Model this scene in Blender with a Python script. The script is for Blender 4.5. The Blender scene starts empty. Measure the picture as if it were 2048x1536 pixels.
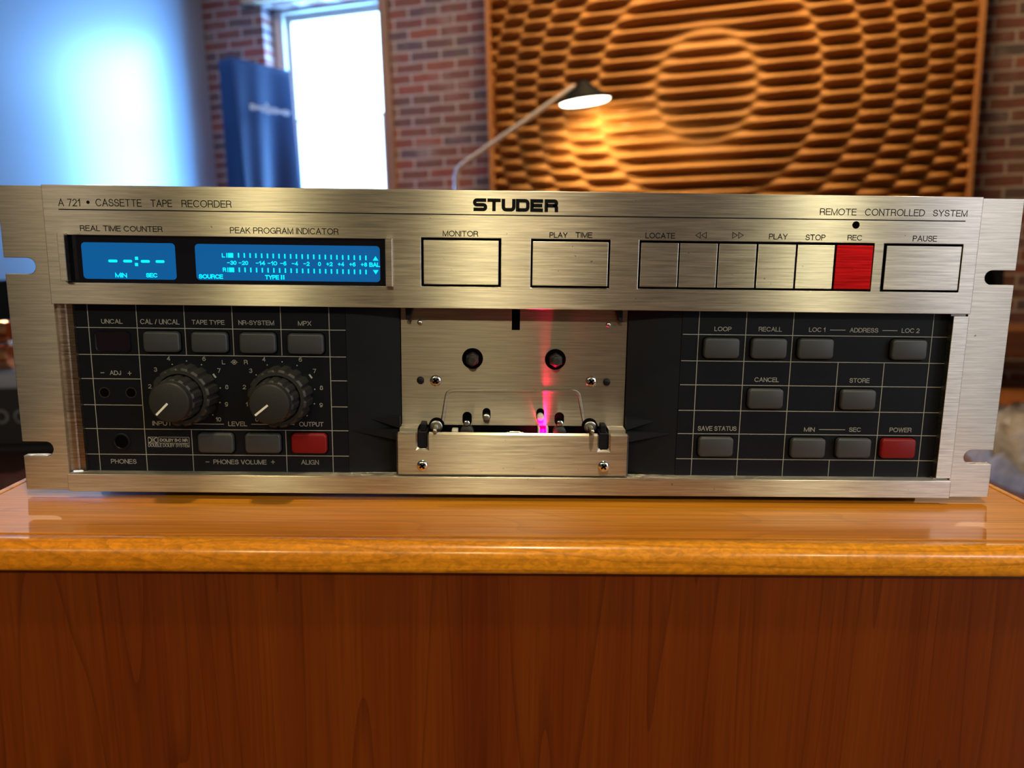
import bpy, bmesh, math, random
import numpy as np
from mathutils import Vector, Matrix
random.seed(7)
rng = np.random.default_rng(7)
scene = bpy.context.scene
COL = scene.collection
MM = 0.001

# ------------------------------------------------------------------ camera
FPX, YAW, PITCH, ROLL = 1541.3, 0.01481, 0.17446, 0.01255
CAM = Vector((-6.04, -371.6, 121.28))                    # millimetres, recorder face at y = 0
_r = Vector((math.cos(YAW), -math.sin(YAW), 0))
_w = Vector((math.sin(YAW) * math.cos(PITCH), math.cos(YAW) * math.cos(PITCH), -math.sin(PITCH)))
_u = _r.cross(_w)
RGT = _r * math.cos(ROLL) + _u * math.sin(ROLL)
UPV = -_r * math.sin(ROLL) + _u * math.cos(ROLL)
FWD = _w
cd = bpy.data.cameras.new('camera')
cam = bpy.data.objects.new('camera', cd)
COL.objects.link(cam)
cam.matrix_world = Matrix((
    (RGT.x, UPV.x, -FWD.x, CAM.x * MM), (RGT.y, UPV.y, -FWD.y, CAM.y * MM),
    (RGT.z, UPV.z, -FWD.z, CAM.z * MM), (0, 0, 0, 1)))
cd.sensor_width = 36
cd.lens = FPX * 36 / 2048
cd.clip_start = 0.01
cd.clip_end = 60
cd.dof.use_dof = True
cd.dof.focus_distance = 0.372
cd.dof.aperture_fstop = 9.0
scene.camera = cam

# the old mill room leans two degrees against the cabinet
LEAN = 0.036
CAMM = CAM * MM
RROOM = Matrix(((math.cos(LEAN), 0, -math.sin(LEAN)), (0, 1, 0), (math.sin(LEAN), 0, math.cos(LEAN))))
ROOM = Matrix.Translation(CAMM) @ RROOM.to_4x4()         # room frame: origin at the camera, x right, y away, z up
FLOOR_Z = -0.80                                          # room frame

# ------------------------------------------------------------------ world, lights, exposure
scene.view_settings.view_transform = 'Standard'
scene.view_settings.look = 'None'
scene.view_settings.gamma = 1
scene.view_settings.use_curve_mapping = False
scene.view_settings.exposure = 0.0
try:
    scene.cycles.use_denoising = True
    scene.cycles.max_bounces = 6
    scene.cycles.diffuse_bounces = 3
    scene.cycles.glossy_bounces = 4
    scene.cycles.transparent_max_bounces = 8
    scene.cycles.sample_clamp_indirect = 4
    scene.cycles.caustics_reflective = False
    scene.cycles.caustics_refractive = False
except Exception:
    pass
world = bpy.data.worlds.new('world')
scene.world = world
world.use_nodes = True
wn = world.node_tree
bg = wn.nodes['Background']
_tc = wn.nodes.new('ShaderNodeTexCoord')
_sep = wn.nodes.new('ShaderNodeSeparateXYZ')
wn.links.new(_tc.outputs['Generated'], _sep.inputs[0])
# day sky beyond the windowed wall, warm dim rest of the studio behind the camera (brighter to the right)
_sky = wn.nodes.new('ShaderNodeMapRange')
_sky.inputs['From Min'].default_value = 0.15
_sky.inputs['From Max'].default_value = 0.35
wn.links.new(_sep.outputs['Y'], _sky.inputs['Value'])
_rp = wn.nodes.new('ShaderNodeValToRGB')
_rp.color_ramp.elements[0].position = 0.15
_rp.color_ramp.elements[0].color = (0.050, 0.037, 0.021, 1)
_rp.color_ramp.elements[1].position = 0.85
_rp.color_ramp.elements[1].color = (0.125, 0.12, 0.11, 1)
_mm = wn.nodes.new('ShaderNodeMapRange')
_mm.inputs['From Min'].default_value = -1
wn.links.new(_sep.outputs['X'], _mm.inputs['Value'])
wn.links.new(_mm.outputs['Result'], _rp.inputs[0])
_mx = wn.nodes.new('ShaderNodeMix')
_mx.data_type = 'RGBA'
_mx.inputs[7].default_value = (4.2, 6.3, 9.0, 1)
wn.links.new(_sky.outputs['Result'], _mx.inputs[0])
wn.links.new(_rp.outputs[0], _mx.inputs[6])
wn.links.new(_mx.outputs[2], bg.inputs[0])
bg.inputs[1].default_value = 1.0


def area(name, loc, target, sx, sy, power, color, spread=180):
    l = bpy.data.lights.new(name, 'AREA')
    l.shape = 'RECTANGLE'
    l.size, l.size_y, l.energy, l.color = sx, sy, power, color
    l.spread = math.radians(spread)
    o = bpy.data.objects.new(name, l)
    COL.objects.link(o)
    o.location = loc
    o.rotation_euler = (Vector(target) - Vector(loc)).to_track_quat('-Z', 'Y').to_euler()
    return o


def spot(name, loc, target, power, color, cone=60, blend=0.4, radius=0.03):
    l = bpy.data.lights.new(name, 'SPOT')
    l.energy, l.color, l.spot_size, l.spot_blend, l.shadow_soft_size = power, color, math.radians(cone), blend, radius
    o = bpy.data.objects.new(name, l)
    COL.objects.link(o)
    o.location = loc
    o.rotation_euler = (Vector(target) - Vector(loc)).to_track_quat('-Z', 'Y').to_euler()
    return o


WARM = (1.0, 0.78, 0.45)
# two ceiling spots beyond the recorder: they throw the ears' shadows forward over the cabinet top
spot('ceiling_or_fill_spot', (-2.10, 3.05, 2.35), (-0.2, 0, 0), 150, (1.0, 0.86, 0.66), 40, 0.3, 0.02)
spot('ceiling_or_fill_spot', (2.15, 3.05, 2.35), (0.2, 0, 0), 150, (1.0, 0.80, 0.52), 40, 0.3, 0.02)
# three ceiling spots in front of the recorder, two outer fills added for the ears
for sx, sp, sc in ((-0.78, 25, (1.0, 0.86, 0.44)), (-0.08, 24, (1.0, 0.87, 0.46)), (1.04, 28, (1.0, 0.92, 0.55)), (-1.38, 10, (1.0, 0.86, 0.58)), (1.55, 25, (0.95, 0.95, 1.0))):
    spot('ceiling_or_fill_spot', (sx, -1.9, 1.2), (sx * 0.2, -0.02, 0.06), sp, sc, 30, 0.6, 0.04 if abs(sx) < 1.2 else 0.16)
# soft cool fill added behind the camera, brightens the metal's right end
area('side_fill', (1.75, -1.15, 0.5), (0.15, 0, 0.07), 0.9, 1.6, 5, (0.92, 0.95, 1.0), 110)
# spot added straight over the cabinet to brighten its top
spot('ceiling_or_fill_spot', (0.1, -0.48, 2.1), (0.0, -0.05, 0), 86, (1.0, 0.80, 0.46), 30, 0.6, 0.05)
# track lights over the wooden diffuser
area('track_light', ROOM @ Vector((1.1, 4.15, 2.5)), ROOM @ Vector((1.3, 4.75, 0.4)), 2.0, 0.7, 62, (1.0, 0.68, 0.33), 110)
area('brick_fill', ROOM @ Vector((-1.2, 4.0, 2.4)), ROOM @ Vector((-1.1, 5.5, 0.6)), 0.6, 0.6, 8, (1.0, 0.80, 0.70), 100)  # unseen fill added to brighten the bricks round the window

# ------------------------------------------------------------------ pixel -> point on a real plane


def ray(px, py):
    return RGT * ((px - 1024) / FPX) - UPV * ((py - 768) / FPX) + FWD


def F(px, py, Y):                                        # point on the recorder plane y = Y (mm)
    d = ray(px, py)
    p = CAM + d * ((Y - CAM.y) / d.y)
    return p.x, p.z


RINV = RROOM.transposed()


def RR(px, py, Y):                                       # point in the room frame at distance y = Y (m)
    d = RINV @ ray(px, py)
    return d * (Y / d.y)


# ------------------------------------------------------------------ materials
def new_mat(name):
    m = bpy.data.materials.new(name)
    m.use_nodes = True
    nt = m.node_tree
    return m, nt, nt.nodes['Principled BSDF']


def plain(name, color, rough=0.5, metal=0.0, coat=0.0, spec=0.5, noise=0.0, nscale=40.0, bump=0.0):
    m, nt, b = new_mat(name)
    b.inputs['Base Color'].default_value = (*color, 1)
    b.inputs['Roughness'].default_value = rough
    b.inputs['Metallic'].default_value = metal
    b.inputs['Coat Weight'].default_value = coat
    b.inputs['Specular IOR Level'].default_value = spec
    if noise or bump:
        tc = nt.nodes.new('ShaderNodeTexCoord')
        n = nt.nodes.new('ShaderNodeTexNoise')
        n.inputs['Scale'].default_value = nscale
        n.inputs['Detail'].default_value = 5
        nt.links.new(tc.outputs['Object'], n.inputs['Vector'])
        if noise:
            mx = nt.nodes.new('ShaderNodeMix')
            mx.data_type = 'RGBA'
            mx.inputs[6].default_value = (*[max(0, c * (1 - noise)) for c in color], 1)
            mx.inputs[7].default_value = (*[min(1, c * (1 + noise)) for c in color], 1)
            nt.links.new(n.outputs['Fac'], mx.inputs[0])
            nt.links.new(mx.outputs[2], b.inputs['Base Color'])
        if bump:
            bp = nt.nodes.new('ShaderNodeBump')
            bp.inputs['Strength'].default_value = bump
            bp.inputs['Distance'].default_value = 0.01
            nt.links.new(n.outputs['Fac'], bp.inputs['Height'])
            nt.links.new(bp.outputs['Normal'], b.inputs['Normal'])
    return m


def emit(name, color, strength):
    m, nt, b = new_mat(name)
    b.inputs['Base Color'].default_value = (*[c * 0.2 for c in color], 1)
    b.inputs['Emission Color'].default_value = (*color, 1)
    b.inputs['Emission Strength'].default_value = strength
    b.inputs['Roughness'].default_value = 0.3
    return m


def brushed(name, color, rough=0.36, aniso=0.75, fine=1400.0, var=0.16, streak=0.05):
    """aluminium brushed along x: fine streaks in colour and bump, highlight drawn out vertically"""
    m, nt, b = new_mat(name)
    L = nt.links.new
    tc = nt.nodes.new('ShaderNodeTexCoord')
    mp = nt.nodes.new('ShaderNodeMapping')
    mp.inputs['Scale'].default_value = (fine * 0.035, fine * 0.2, fine)
    L(tc.outputs['Object'], mp.inputs['Vector'])
    n = nt.nodes.new('ShaderNodeTexNoise')
    n.inputs['Scale'].default_value = 1.0
    n.inputs['Detail'].default_value = 3
    n.inputs['Roughness'].default_value = 0.65
    L(mp.outputs['Vector'], n.inputs['Vector'])
    mx = nt.nodes.new('ShaderNodeMix')
    mx.data_type = 'RGBA'
    mx.inputs[6].default_value = (*[c * (1 - var) for c in color], 1)
    mx.inputs[7].default_value = (*[min(1, c * (1 + var)) for c in color], 1)
    gr_ = nt.nodes.new('ShaderNodeMapRange')
    gr_.inputs['From Min'].default_value = 0.3
    gr_.inputs['From Max'].default_value = 0.7
    L(n.outputs['Fac'], gr_.inputs['Value'])
    L(gr_.outputs['Result'], mx.inputs[0])
    sk = nt.nodes.new('ShaderNodeTexNoise')              # small dark nicks and dirt specks
    sk.inputs['Scale'].default_value = 420
    sk.inputs['Detail'].default_value = 2
    L(tc.outputs['Object'], sk.inputs['Vector'])
    sr = nt.nodes.new('ShaderNodeMapRange')
    sr.inputs['From Min'].default_value = 0.735
    sr.inputs['From Max'].default_value = 0.78
    sr.inputs['To Max'].default_value = 0.75
    L(sk.outputs['Fac'], sr.inputs['Value'])
    ms_ = nt.nodes.new('ShaderNodeMix')
    ms_.data_type = 'RGBA'
    ms_.inputs[7].default_value = (*[c * 0.25 for c in color], 1)
    L(sr.outputs['Result'], ms_.inputs[0])
    L(mx.outputs[2], ms_.inputs[6])
    L(ms_.outputs[2], b.inputs['Base Color'])
    mr = nt.nodes.new('ShaderNodeMapRange')
    mr.inputs['To Min'].default_value = rough - 0.07
    mr.inputs['To Max'].default_value = rough + 0.07
    L(n.outputs['Fac'], mr.inputs['Value'])
    L(mr.outputs['Result'], b.inputs['Roughness'])
    b.inputs['Metallic'].default_value = 1.0
    b.inputs['Anisotropic'].default_value = aniso
    t = nt.nodes.new('ShaderNodeCombineXYZ')
    t.inputs[2].default_value = 1.0
    L(t.outputs[0], b.inputs['Tangent'])
    bp = nt.nodes.new('ShaderNodeBump')
    bp.inputs['Strength'].default_value = streak
    bp.inputs['Distance'].default_value = 0.0002
    L(n.outputs['Fac'], bp.inputs['Height'])
    L(bp.outputs['Normal'], b.inputs['Normal'])
    return m


def wood(name, dark, light, along='X', scale=1.0, rough=0.25, coat=0.5, lines=0.35, figure=0.0, coat_rough=0.08, spec=0.5, run=1.0, pore=0.82):
    m, nt, b = new_mat(name)
    L = nt.links.new
    tc = nt.nodes.new('ShaderNodeTexCoord')

    def stretched(a, c):
        mp = nt.nodes.new('ShaderNodeMapping')
        s = {'X': (a, c, c), 'Y': (c, a, c), 'Z': (c, c, a)}[along]
        mp.inputs['Scale'].default_value = [v * scale for v in s]
        L(tc.outputs['Object'], mp.inputs['Vector'])
        return mp
    n1 = nt.nodes.new('ShaderNodeTexNoise')              # broad growth bands
    n1.inputs['Scale'].default_value = 1
    n1.inputs['Detail'].default_value = 3
    n1.inputs['Distortion'].default_value = 0.3
    L(stretched(1.3 * run, 22).outputs[0], n1.inputs['Vector'])
    n2 = nt.nodes.new('ShaderNodeTexNoise')              # fine pores
    n2.inputs['Scale'].default_value = 1
    n2.inputs['Detail'].default_value = 4
    L(stretched(9, 420).outputs[0], n2.inputs['Vector'])
    wv = nt.nodes.new('ShaderNodeTexNoise')              # thin dark growth lines: contour of a slow noise
    wv.inputs['Scale'].default_value = 1
    wv.inputs['Detail'].default_value = 1.5
    wv.inputs['Distortion'].default_value = 0.25
    L(stretched(1.6 * run, 13).outputs[0], wv.inputs['Vector'])
    mul = nt.nodes.new('ShaderNodeMath')
    mul.operation = 'MULTIPLY'
    mul.inputs[1].default_value = 14
    L(wv.outputs['Fac'], mul.inputs[0])
    fr = nt.nodes.new('ShaderNodeMath')
    fr.operation = 'FRACT'
    L(mul.outputs[0], fr.inputs[0])
    rp = nt.nodes.new('ShaderNodeValToRGB')
    rp.color_ramp.elements[0].position = 0.0
    rp.color_ramp.elements[0].color = (1, 1, 1, 1)
    rp.color_ramp.elements[1].position = 0.16
    rp.color_ramp.elements[1].color = (0, 0, 0, 1)
    L(fr.outputs[0], rp.inputs[0])
    mx = nt.nodes.new('ShaderNodeMix')
    mx.data_type = 'RGBA'
    mx.inputs[6].default_value = (*dark, 1)
    mx.inputs[7].default_value = (*light, 1)
    mr = nt.nodes.new('ShaderNodeMapRange')
    mr.inputs['From Min'].default_value = 0.3
    mr.inputs['From Max'].default_value = 0.7
    L(n1.outputs['Fac'], mr.inputs['Value'])
    L(mr.outputs['Result'], mx.inputs[0])
    m2 = nt.nodes.new('ShaderNodeMix')
    m2.data_type = 'RGBA'
    m2.blend_type = 'MULTIPLY'
    m2.inputs[0].default_value = 1.0
    pr = nt.nodes.new('ShaderNodeMapRange')
    pr.inputs['From Min'].default_value = 0.3
    pr.inputs['From Max'].default_value = 0.7
    pr.inputs['To Min'].default_value = pore
    pr.inputs['To Max'].default_value = 1.1
    L(n2.outputs['Fac'], pr.inputs['Value'])
    L(mx.outputs[2], m2.inputs[6])
    L(pr.outputs['Result'], m2.inputs[7])
    m3 = nt.nodes.new('ShaderNodeMix')
    m3.data_type = 'RGBA'
    m3.inputs[7].default_value = (*[c * 0.45 for c in dark], 1)
    ml = nt.nodes.new('ShaderNodeMath')
    ml.operation = 'MULTIPLY'
    ml.inputs[1].default_value = lines
    L(rp.outputs[0], ml.inputs[0])
    L(ml.outputs[0], m3.inputs[0])
    L(m2.outputs[2], m3.inputs[6])
    out = m3.outputs[2]
    if figure:                                           # cross-grain ripple of the solid edging
        n4 = nt.nodes.new('ShaderNodeTexNoise')
        n4.inputs['Scale'].default_value = 1
        n4.inputs['Detail'].default_value = 4
        n4.inputs['Distortion'].default_value = 1.0
        L(stretched(150, 260).outputs[0], n4.inputs['Vector'])
        f4 = nt.nodes.new('ShaderNodeMapRange')
        f4.inputs['From Min'].default_value = 0.35
        f4.inputs['From Max'].default_value = 0.65
        f4.inputs['To Min'].default_value = 1 - figure
        f4.inputs['To Max'].default_value = 1 + figure
        L(n4.outputs['Fac'], f4.inputs['Value'])
        m4 = nt.nodes.new('ShaderNodeMix')
        m4.data_type = 'RGBA'
        m4.blend_type = 'MULTIPLY'
        m4.inputs[0].default_value = 1
        L(out, m4.inputs[6])
        L(f4.outputs['Result'], m4.inputs[7])
        out = m4.outputs[2]
    L(out, b.inputs['Base Color'])
    b.inputs['Roughness'].default_value = rough
    b.inputs['Specular IOR Level'].default_value = spec
    b.inputs['Coat Weight'].default_value = coat
    b.inputs['Coat Roughness'].default_value = coat_rough
    return m


def brick_mat(name):
    m, nt, b = new_mat(name)
    L = nt.links.new
    tc = nt.nodes.new('ShaderNodeTexCoord')
    sp = nt.nodes.new('ShaderNodeSeparateXYZ')
    L(tc.outputs['Object'], sp.inputs[0])
    cb = nt.nodes.new('ShaderNodeCombineXYZ')
    L(sp.outputs['X'], cb.inputs['X'])
    L(sp.outputs['Z'], cb.inputs['Y'])
    L(sp.outputs['Y'], cb.inputs['Z'])
    wob = nt.nodes.new('ShaderNodeTexNoise')
    wob.inputs['Scale'].default_value = 9
    wob.inputs['Detail'].default_value = 2
    L(cb.outputs[0], wob.inputs['Vector'])
    wa = nt.nodes.new('ShaderNodeVectorMath')
    wa.operation = 'MULTIPLY_ADD'
    wa.inputs[1].default_value = (0.02, 0.016, 0)
    L(wob.outputs['Color'], wa.inputs[0])
    L(cb.outputs[0], wa.inputs[2])
    br = nt.nodes.new('ShaderNodeTexBrick')
    br.offset = 0.5
    br.inputs['Scale'].default_value = 1
    br.inputs['Brick Width'].default_value = 0.215
    br.inputs['Row Height'].default_value = 0.069
    br.inputs['Mortar Size'].default_value = 0.0085
    br.inputs['Mortar Smooth'].default_value = 0.3
    br.inputs['Bias'].default_value = 0.0
    br.inputs['Color1'].default_value = (0, 0, 0, 1)
    br.inputs['Color2'].default_value = (1, 1, 1, 1)
    br.inputs['Mortar'].default_value = (0.5, 0.5, 0.5, 1)
    L(wa.outputs[0], br.inputs['Vector'])
    rp = nt.nodes.new('ShaderNodeValToRGB')
    e = rp.color_ramp.elements
    e[0].position = 0.0
    e[0].color = (0.13, 0.095, 0.105, 1)
    e[1].position = 1.0
    e[1].color = (0.30, 0.095, 0.07, 1)
    for pos, c in ((0.22, (0.15, 0.09, 0.09, 1)), (0.4, (0.19, 0.085, 0.075, 1)), (0.75, (0.23, 0.085, 0.07, 1))):
        q = e.new(pos)
        q.color = c
    L(br.outputs['Color'], rp.inputs[0])
    n = nt.nodes.new('ShaderNodeTexNoise')
    n.inputs['Scale'].default_value = 22
    n.inputs['Detail'].default_value = 6
    L(cb.outputs[0], n.inputs['Vector'])
    m1 = nt.nodes.new('ShaderNodeMix')
    m1.data_type = 'RGBA'
    m1.blend_type = 'OVERLAY'
    m1.inputs[0].default_value = 0.5
    L(rp.outputs[0], m1.inputs[6])
    L(n.outputs['Color'], m1.inputs[7])
    m2 = nt.nodes.new('ShaderNodeMix')
    m2.data_type = 'RGBA'
    m2.inputs[7].default_value = (0.46, 0.39, 0.36, 1)
    L(br.outputs['Fac'], m2.inputs[0])
    L(m1.outputs[2], m2.inputs[6])
    # lime smears
    n2 = nt.nodes.new('ShaderNodeTexNoise')
    n2.inputs['Scale'].default_value = 5
    n2.inputs['Detail'].default_value = 5
    L(cb.outputs[0], n2.inputs['Vector'])
    r2 = nt.nodes.new('ShaderNodeMapRange')
    r2.inputs['From Min'].default_value = 0.56
    r2.inputs['From Max'].default_value = 0.75
    r2.inputs['To Max'].default_value = 0.7
    L(n2.outputs['Fac'], r2.inputs['Value'])
    m3 = nt.nodes.new('ShaderNodeMix')
    m3.data_type = 'RGBA'
    m3.inputs[7].default_value = (0.36, 0.28, 0.27, 1)
    L(r2.outputs['Result'], m3.inputs[0])
    L(m2.outputs[2], m3.inputs[6])
    L(m3.outputs[2], b.inputs['Base Color'])
    b.inputs['Roughness'].default_value = 0.85
    bp = nt.nodes.new('ShaderNodeBump')
    bp.inputs['Strength'].default_value = 0.6
    bp.inputs['Distance'].default_value = 0.008
    bp.invert = True
    L(br.outputs['Fac'], bp.inputs['Height'])
    L(bp.outputs['Normal'], b.inputs['Normal'])
    return m


M = dict(
    alu=brushed('brushed_aluminium', (0.61, 0.565, 0.51), 0.33, 1.0, 1400, 0.20, 0.10),
    alu_ear=brushed('brushed_ear_aluminium', (0.59, 0.54, 0.47), 0.34, 1.0, 1100, 0.20, 0.12),
    alu_key=brushed('brushed_key_aluminium', (0.64, 0.60, 0.54), 0.34, 1.0, 1300, 0.24, 0.16),
    alu_red=brushed('red_anodised_aluminium', (0.62, 0.012, 0.014), 0.34, 0.7, 1300, 0.3, 0.1),
    alu_deck=brushed('deck_plate_aluminium', (0.36, 0.325, 0.30), 0.46, 0.96, 1100, 0.20, 0.08),
    black=plain('black_plastic', (0.0030, 0.0044, 0.0082), 0.45, spec=0.2, noise=0.3, nscale=300),  # blue tint of the cool light is put into this black
    cheek=plain('matt_black_plastic', (0.0042, 0.0056, 0.0086), 0.5, spec=0.22, noise=0.3, nscale=200),
    void=plain('dark_recess', (0.0015, 0.0015, 0.002), 0.9, spec=0.03),
    knob=plain('dark_grey_knob_plastic', (0.014, 0.014, 0.0138), 0.5, noise=0.2, nscale=900, bump=0.03),
    key=plain('grey_key_plastic', (0.033, 0.036, 0.041), 0.45, noise=0.06, nscale=800),
    keyred=plain('red_key_plastic', (0.17, 0.004, 0.006), 0.42, spec=0.3),
    lens=plain('dark_lens', (0.008, 0.004, 0.007), 0.15),
    ink=plain('black_ink', (0.004, 0.004, 0.005), 0.8, spec=0.15),
    print=plain('grey_white_print', (0.30, 0.29, 0.26), 0.6),
    white=plain('white_pointer', (0.75, 0.72, 0.62), 0.5),
    chrome=plain('polished_steel', (0.72, 0.70, 0.66), 0.12, 1.0),
    steel=plain('satin_steel', (0.5, 0.48, 0.45), 0.28, 1.0),
    tape=brushed('ribbed_brown_strip', (0.36, 0.28, 0.225), 0.34, 0.5, 1500, 0.35, 0.6),
    glass=plain('display_glass', (0.004, 0.004, 0.007), 0.08),
    screen=emit('blue_display', (0.0, 0.095, 0.30), 0.95),
    cyan=emit('cyan_segments', (0.0, 0.78, 1.0), 1.15),
    led=emit('red_led', (1.0, 0.0, 0.06), 5000),
    white_plastic=plain('white_plastic', (0.6, 0.57, 0.5), 0.4),
)

# ------------------------------------------------------------------ mesh builder


class MB:
    def __init__(self):
        self.v, self.f = [], []

    def add(self, vs, fs):
        o = len(self.v)
        self.v += [tuple(q) for q in vs]
        self.f += [tuple(i + o for i in f) for f in fs]

    def box(self, x0, x1, y0, y1, z0, z1):
        self.add([(x0, y0, z0), (x1, y0, z0), (x1, y1, z0), (x0, y1, z0), (x0, y0, z1), (x1, y0, z1), (x1, y1, z1), (x0, y1, z1)],
                 [(0, 3, 2, 1), (4, 5, 6, 7), (0, 1, 5, 4), (1, 2, 6, 5), (2, 3, 7, 6), (3, 0, 4, 7)])

    def hexa(self, lo, hi):
        """eight corners: four of one end, four of the other, same order"""
        self.add(list(lo) + list(hi), [(3, 2, 1, 0), (4, 5, 6, 7), (0, 1, 5, 4), (1, 2, 6, 5), (2, 3, 7, 6), (3, 0, 4, 7)])

    def prism(self, pts, y0, y1):
        """outline (x, z) counter-clockwise seen from the front (-y), from y0 (front) to y1"""
        n = len(pts)
        self.add([(x, y0, z) for x, z in pts] + [(x, y1, z) for x, z in pts],
                 [tuple(range(n)), tuple(range(2 * n - 1, n - 1, -1))] + [(i, i + n, (i + 1) % n + n, (i + 1) % n) for i in range(n)])

    def loops(self, rings, cap0=False, cap1=True):
        n = len(rings[0])
        vs = [p for r in rings for p in r]
        fs = []
        for k in range(len(rings) - 1):
            for i in range(n):
                a, b2 = k * n + i, k * n + (i + 1) % n
                fs.append((a, b2, b2 + n, a + n))
        if cap1:
            fs.append(tuple(range((len(rings) - 1) * n, len(rings) * n)))
        if cap0:
            fs.append(tuple(range(n - 1, -1, -1)))
        self.add(vs, fs)

    def key(self, x0, x1, z0, z1, yf, yb, rad, bev):
        """rounded key: rounded rectangle with a softened front edge"""
        rings = []
        for y, ins in ((yb, 0), (yf + bev, 0), (yf + bev * 0.3, bev * 0.3), (yf, bev)):
            rings.append([(x, y, z) for x, z in rrect(x0 + ins, x1 - ins, z0 + ins, z1 - ins, max(rad - ins, 0.2))])
        self.loops(rings)

    def lathe(self, cx, cz, prof, n=32, flutes=0):
        """around an axis along y; prof = (y, r[, flute depth])"""
        rings = []
        for p in prof:
            y, r = p[0], p[1]
            a = p[2] if len(p) > 2 else 0
            ring = []
            for i in range(n):
                t = 2 * math.pi * i / n
                rr = r
                if a:
                    rr = r - a * max(0.0, math.cos(t * flutes)) ** 1.2
                ring.append((cx + rr * math.cos(t), y, cz + rr * math.sin(t)))
            rings.append(ring)
        self.loops(rings)

    def ring(self, cx, cz, r0, r1, y0, y1, n=32):
        rings = []
        for r, y in ((r1, y1), (r1, y0), (r0, y0), (r0, y1)):
            rings.append([(cx + r * math.cos(2 * math.pi * i / n), y, cz + r * math.sin(2 * math.pi * i / n)) for i in range(n)])
        self.loops(rings, cap1=False)

    def tube(self, path, r, n=10, caps=True):
        path = [Vector(p) for p in path]
        rings = []
        for i, p in enumerate(path):
            t = (path[min(i + 1, len(path) - 1)] - path[max(i - 1, 0)]).normalized()
            a = t.cross(Vector((0, 1, 0)))
            if a.length < 0.1:
                a = t.cross(Vector((1, 0, 0)))
            a.normalize()
            b2 = t.cross(a)
            rr = r[i] if isinstance(r, (list, tuple)) else r
            rings.append([tuple(p + (a * math.cos(2 * math.pi * k / n) + b2 * math.sin(2 * math.pi * k / n)) * rr) for k in range(n)])
        self.loops(rings, cap0=caps, cap1=caps)

    def stroke(self, pts, w, y, th=0.05, closed=False):
        """flat printed line of width w along (x, z) points"""
        P = [Vector((a, b2)) for a, b2 in pts]
        n = len(P)
        L, R = [], []
        for i in range(n):
            if closed:
                a, c = P[i - 1], P[(i + 1) % n]
            else:
                a, c = P[max(i - 1, 0)], P[min(i + 1, n - 1)]
            t1 = (P[i] - a).normalized() if (P[i] - a).length > 1e-9 else (c - P[i]).normalized()
            t2 = (c - P[i]).normalized() if (c - P[i]).length > 1e-9 else t1
            t = (t1 + t2)
            t = t.normalized() if t.length > 1e-6 else t1
            nn = Vector((-t.y, t.x))
            k = 1 / max(0.35, math.sqrt(max(0.01, (1 + t1.dot(t2)) / 2)))
            L.append(P[i] + nn * w / 2 * k)
            R.append(P[i] - nn * w / 2 * k)
        m = n if closed else n - 1
        for i in range(m):
            j = (i + 1) % n
            q = [L[i], R[i], R[j], L[j]]
            self.add([(a.x, y, a.y) for a in q] + [(a.x, y + th, a.y) for a in q],
                     [(0, 1, 2, 3), (7, 6, 5, 4), (0, 4, 5, 1), (1, 5, 6, 2), (2, 6, 7, 3), (3, 7, 4, 0)])

    def build(self, name, mat, parent=None, scale=MM, smooth=None, bevel=0.0, label=None, seg=2, flip=False):
        me = bpy.data.meshes.new(name)
        me.from_pydata([(a * scale, b2 * scale, c * scale) for a, b2, c in self.v], [], self.f)
        if mat:
            me.materials.append(mat)
        bm = bmesh.new()
        bm.from_mesh(me)
        bmesh.ops.recalc_face_normals(bm, faces=bm.faces)
        bm.to_mesh(me)
        bm.free()
        if smooth is not None:
            me.polygons.foreach_set('use_smooth', [True] * len(me.polygons))
            me.set_sharp_from_angle(angle=math.radians(smooth))
        o = bpy.data.objects.new(name, me)
        COL.objects.link(o)
        if parent:
            o.parent = parent
        if bevel:
            b = o.modifiers.new('bevel', 'BEVEL')
            b.width = bevel * scale
            b.segments = seg
            b.limit_method = 'ANGLE'
            b.angle_limit = math.radians(40)
        if label:
            o['label'] = label
        return o


def rrect(x0, x1, z0, z1, r, n=5):
    pts = []
    for cx, cz, a0 in ((x1 - r, z0 + r, -90), (x1 - r, z1 - r, 0), (x0 + r, z1 - r, 90), (x0 + r, z0 + r, 180)):
        for i in range(n + 1):
            a = math.radians(a0 + 90 * i / n)
            pts.append((cx + r * math.cos(a), cz + r * math.sin(a)))
    return pts


def plate(x0, x1, z0, z1, holes, yf, yb):
    """plate with rectangular holes as one clean mesh"""
    xs = sorted({x0, x1, *[h[0] for h in holes], *[h[1] for h in holes]})
    zs = sorted({z0, z1, *[h[2] for h in holes], *[h[3] for h in holes]})
    nx, nz = len(xs), len(zs)

    def solid(i, k):
        if not (0 <= i < nx - 1 and 0 <= k < nz - 1):
            return False
        cx, cz = (xs[i] + xs[i + 1]) / 2, (zs[k] + zs[k + 1]) / 2
        return not any(h[0] < cx < h[1] and h[2] < cz < h[3] for h in holes)
    m = MB()
    vs = [(x, yf, z) for z in zs for x in xs] + [(x, yb, z) for z in zs for x in xs]
    N = nx * nz
    fs = []
    for i in range(nx - 1):
        for k in range(nz - 1):
            if not solid(i, k):
                continue
            a, b2, c, d = k * nx + i, k * nx + i + 1, (k + 1) * nx + i + 1, (k + 1) * nx + i
            fs.append((a, b2, c, d))
            fs.append((d + N, c + N, b2 + N, a + N))
            for (p, q, di, dk) in ((a, b2, 0, -1), (b2, c, 1, 0), (c, d, 0, 1), (d, a, -1, 0)):
                if not solid(i + di, k + dk):
                    fs.append((p, p + N, q + N, q))
    m.add(vs, fs)
    return m


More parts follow.
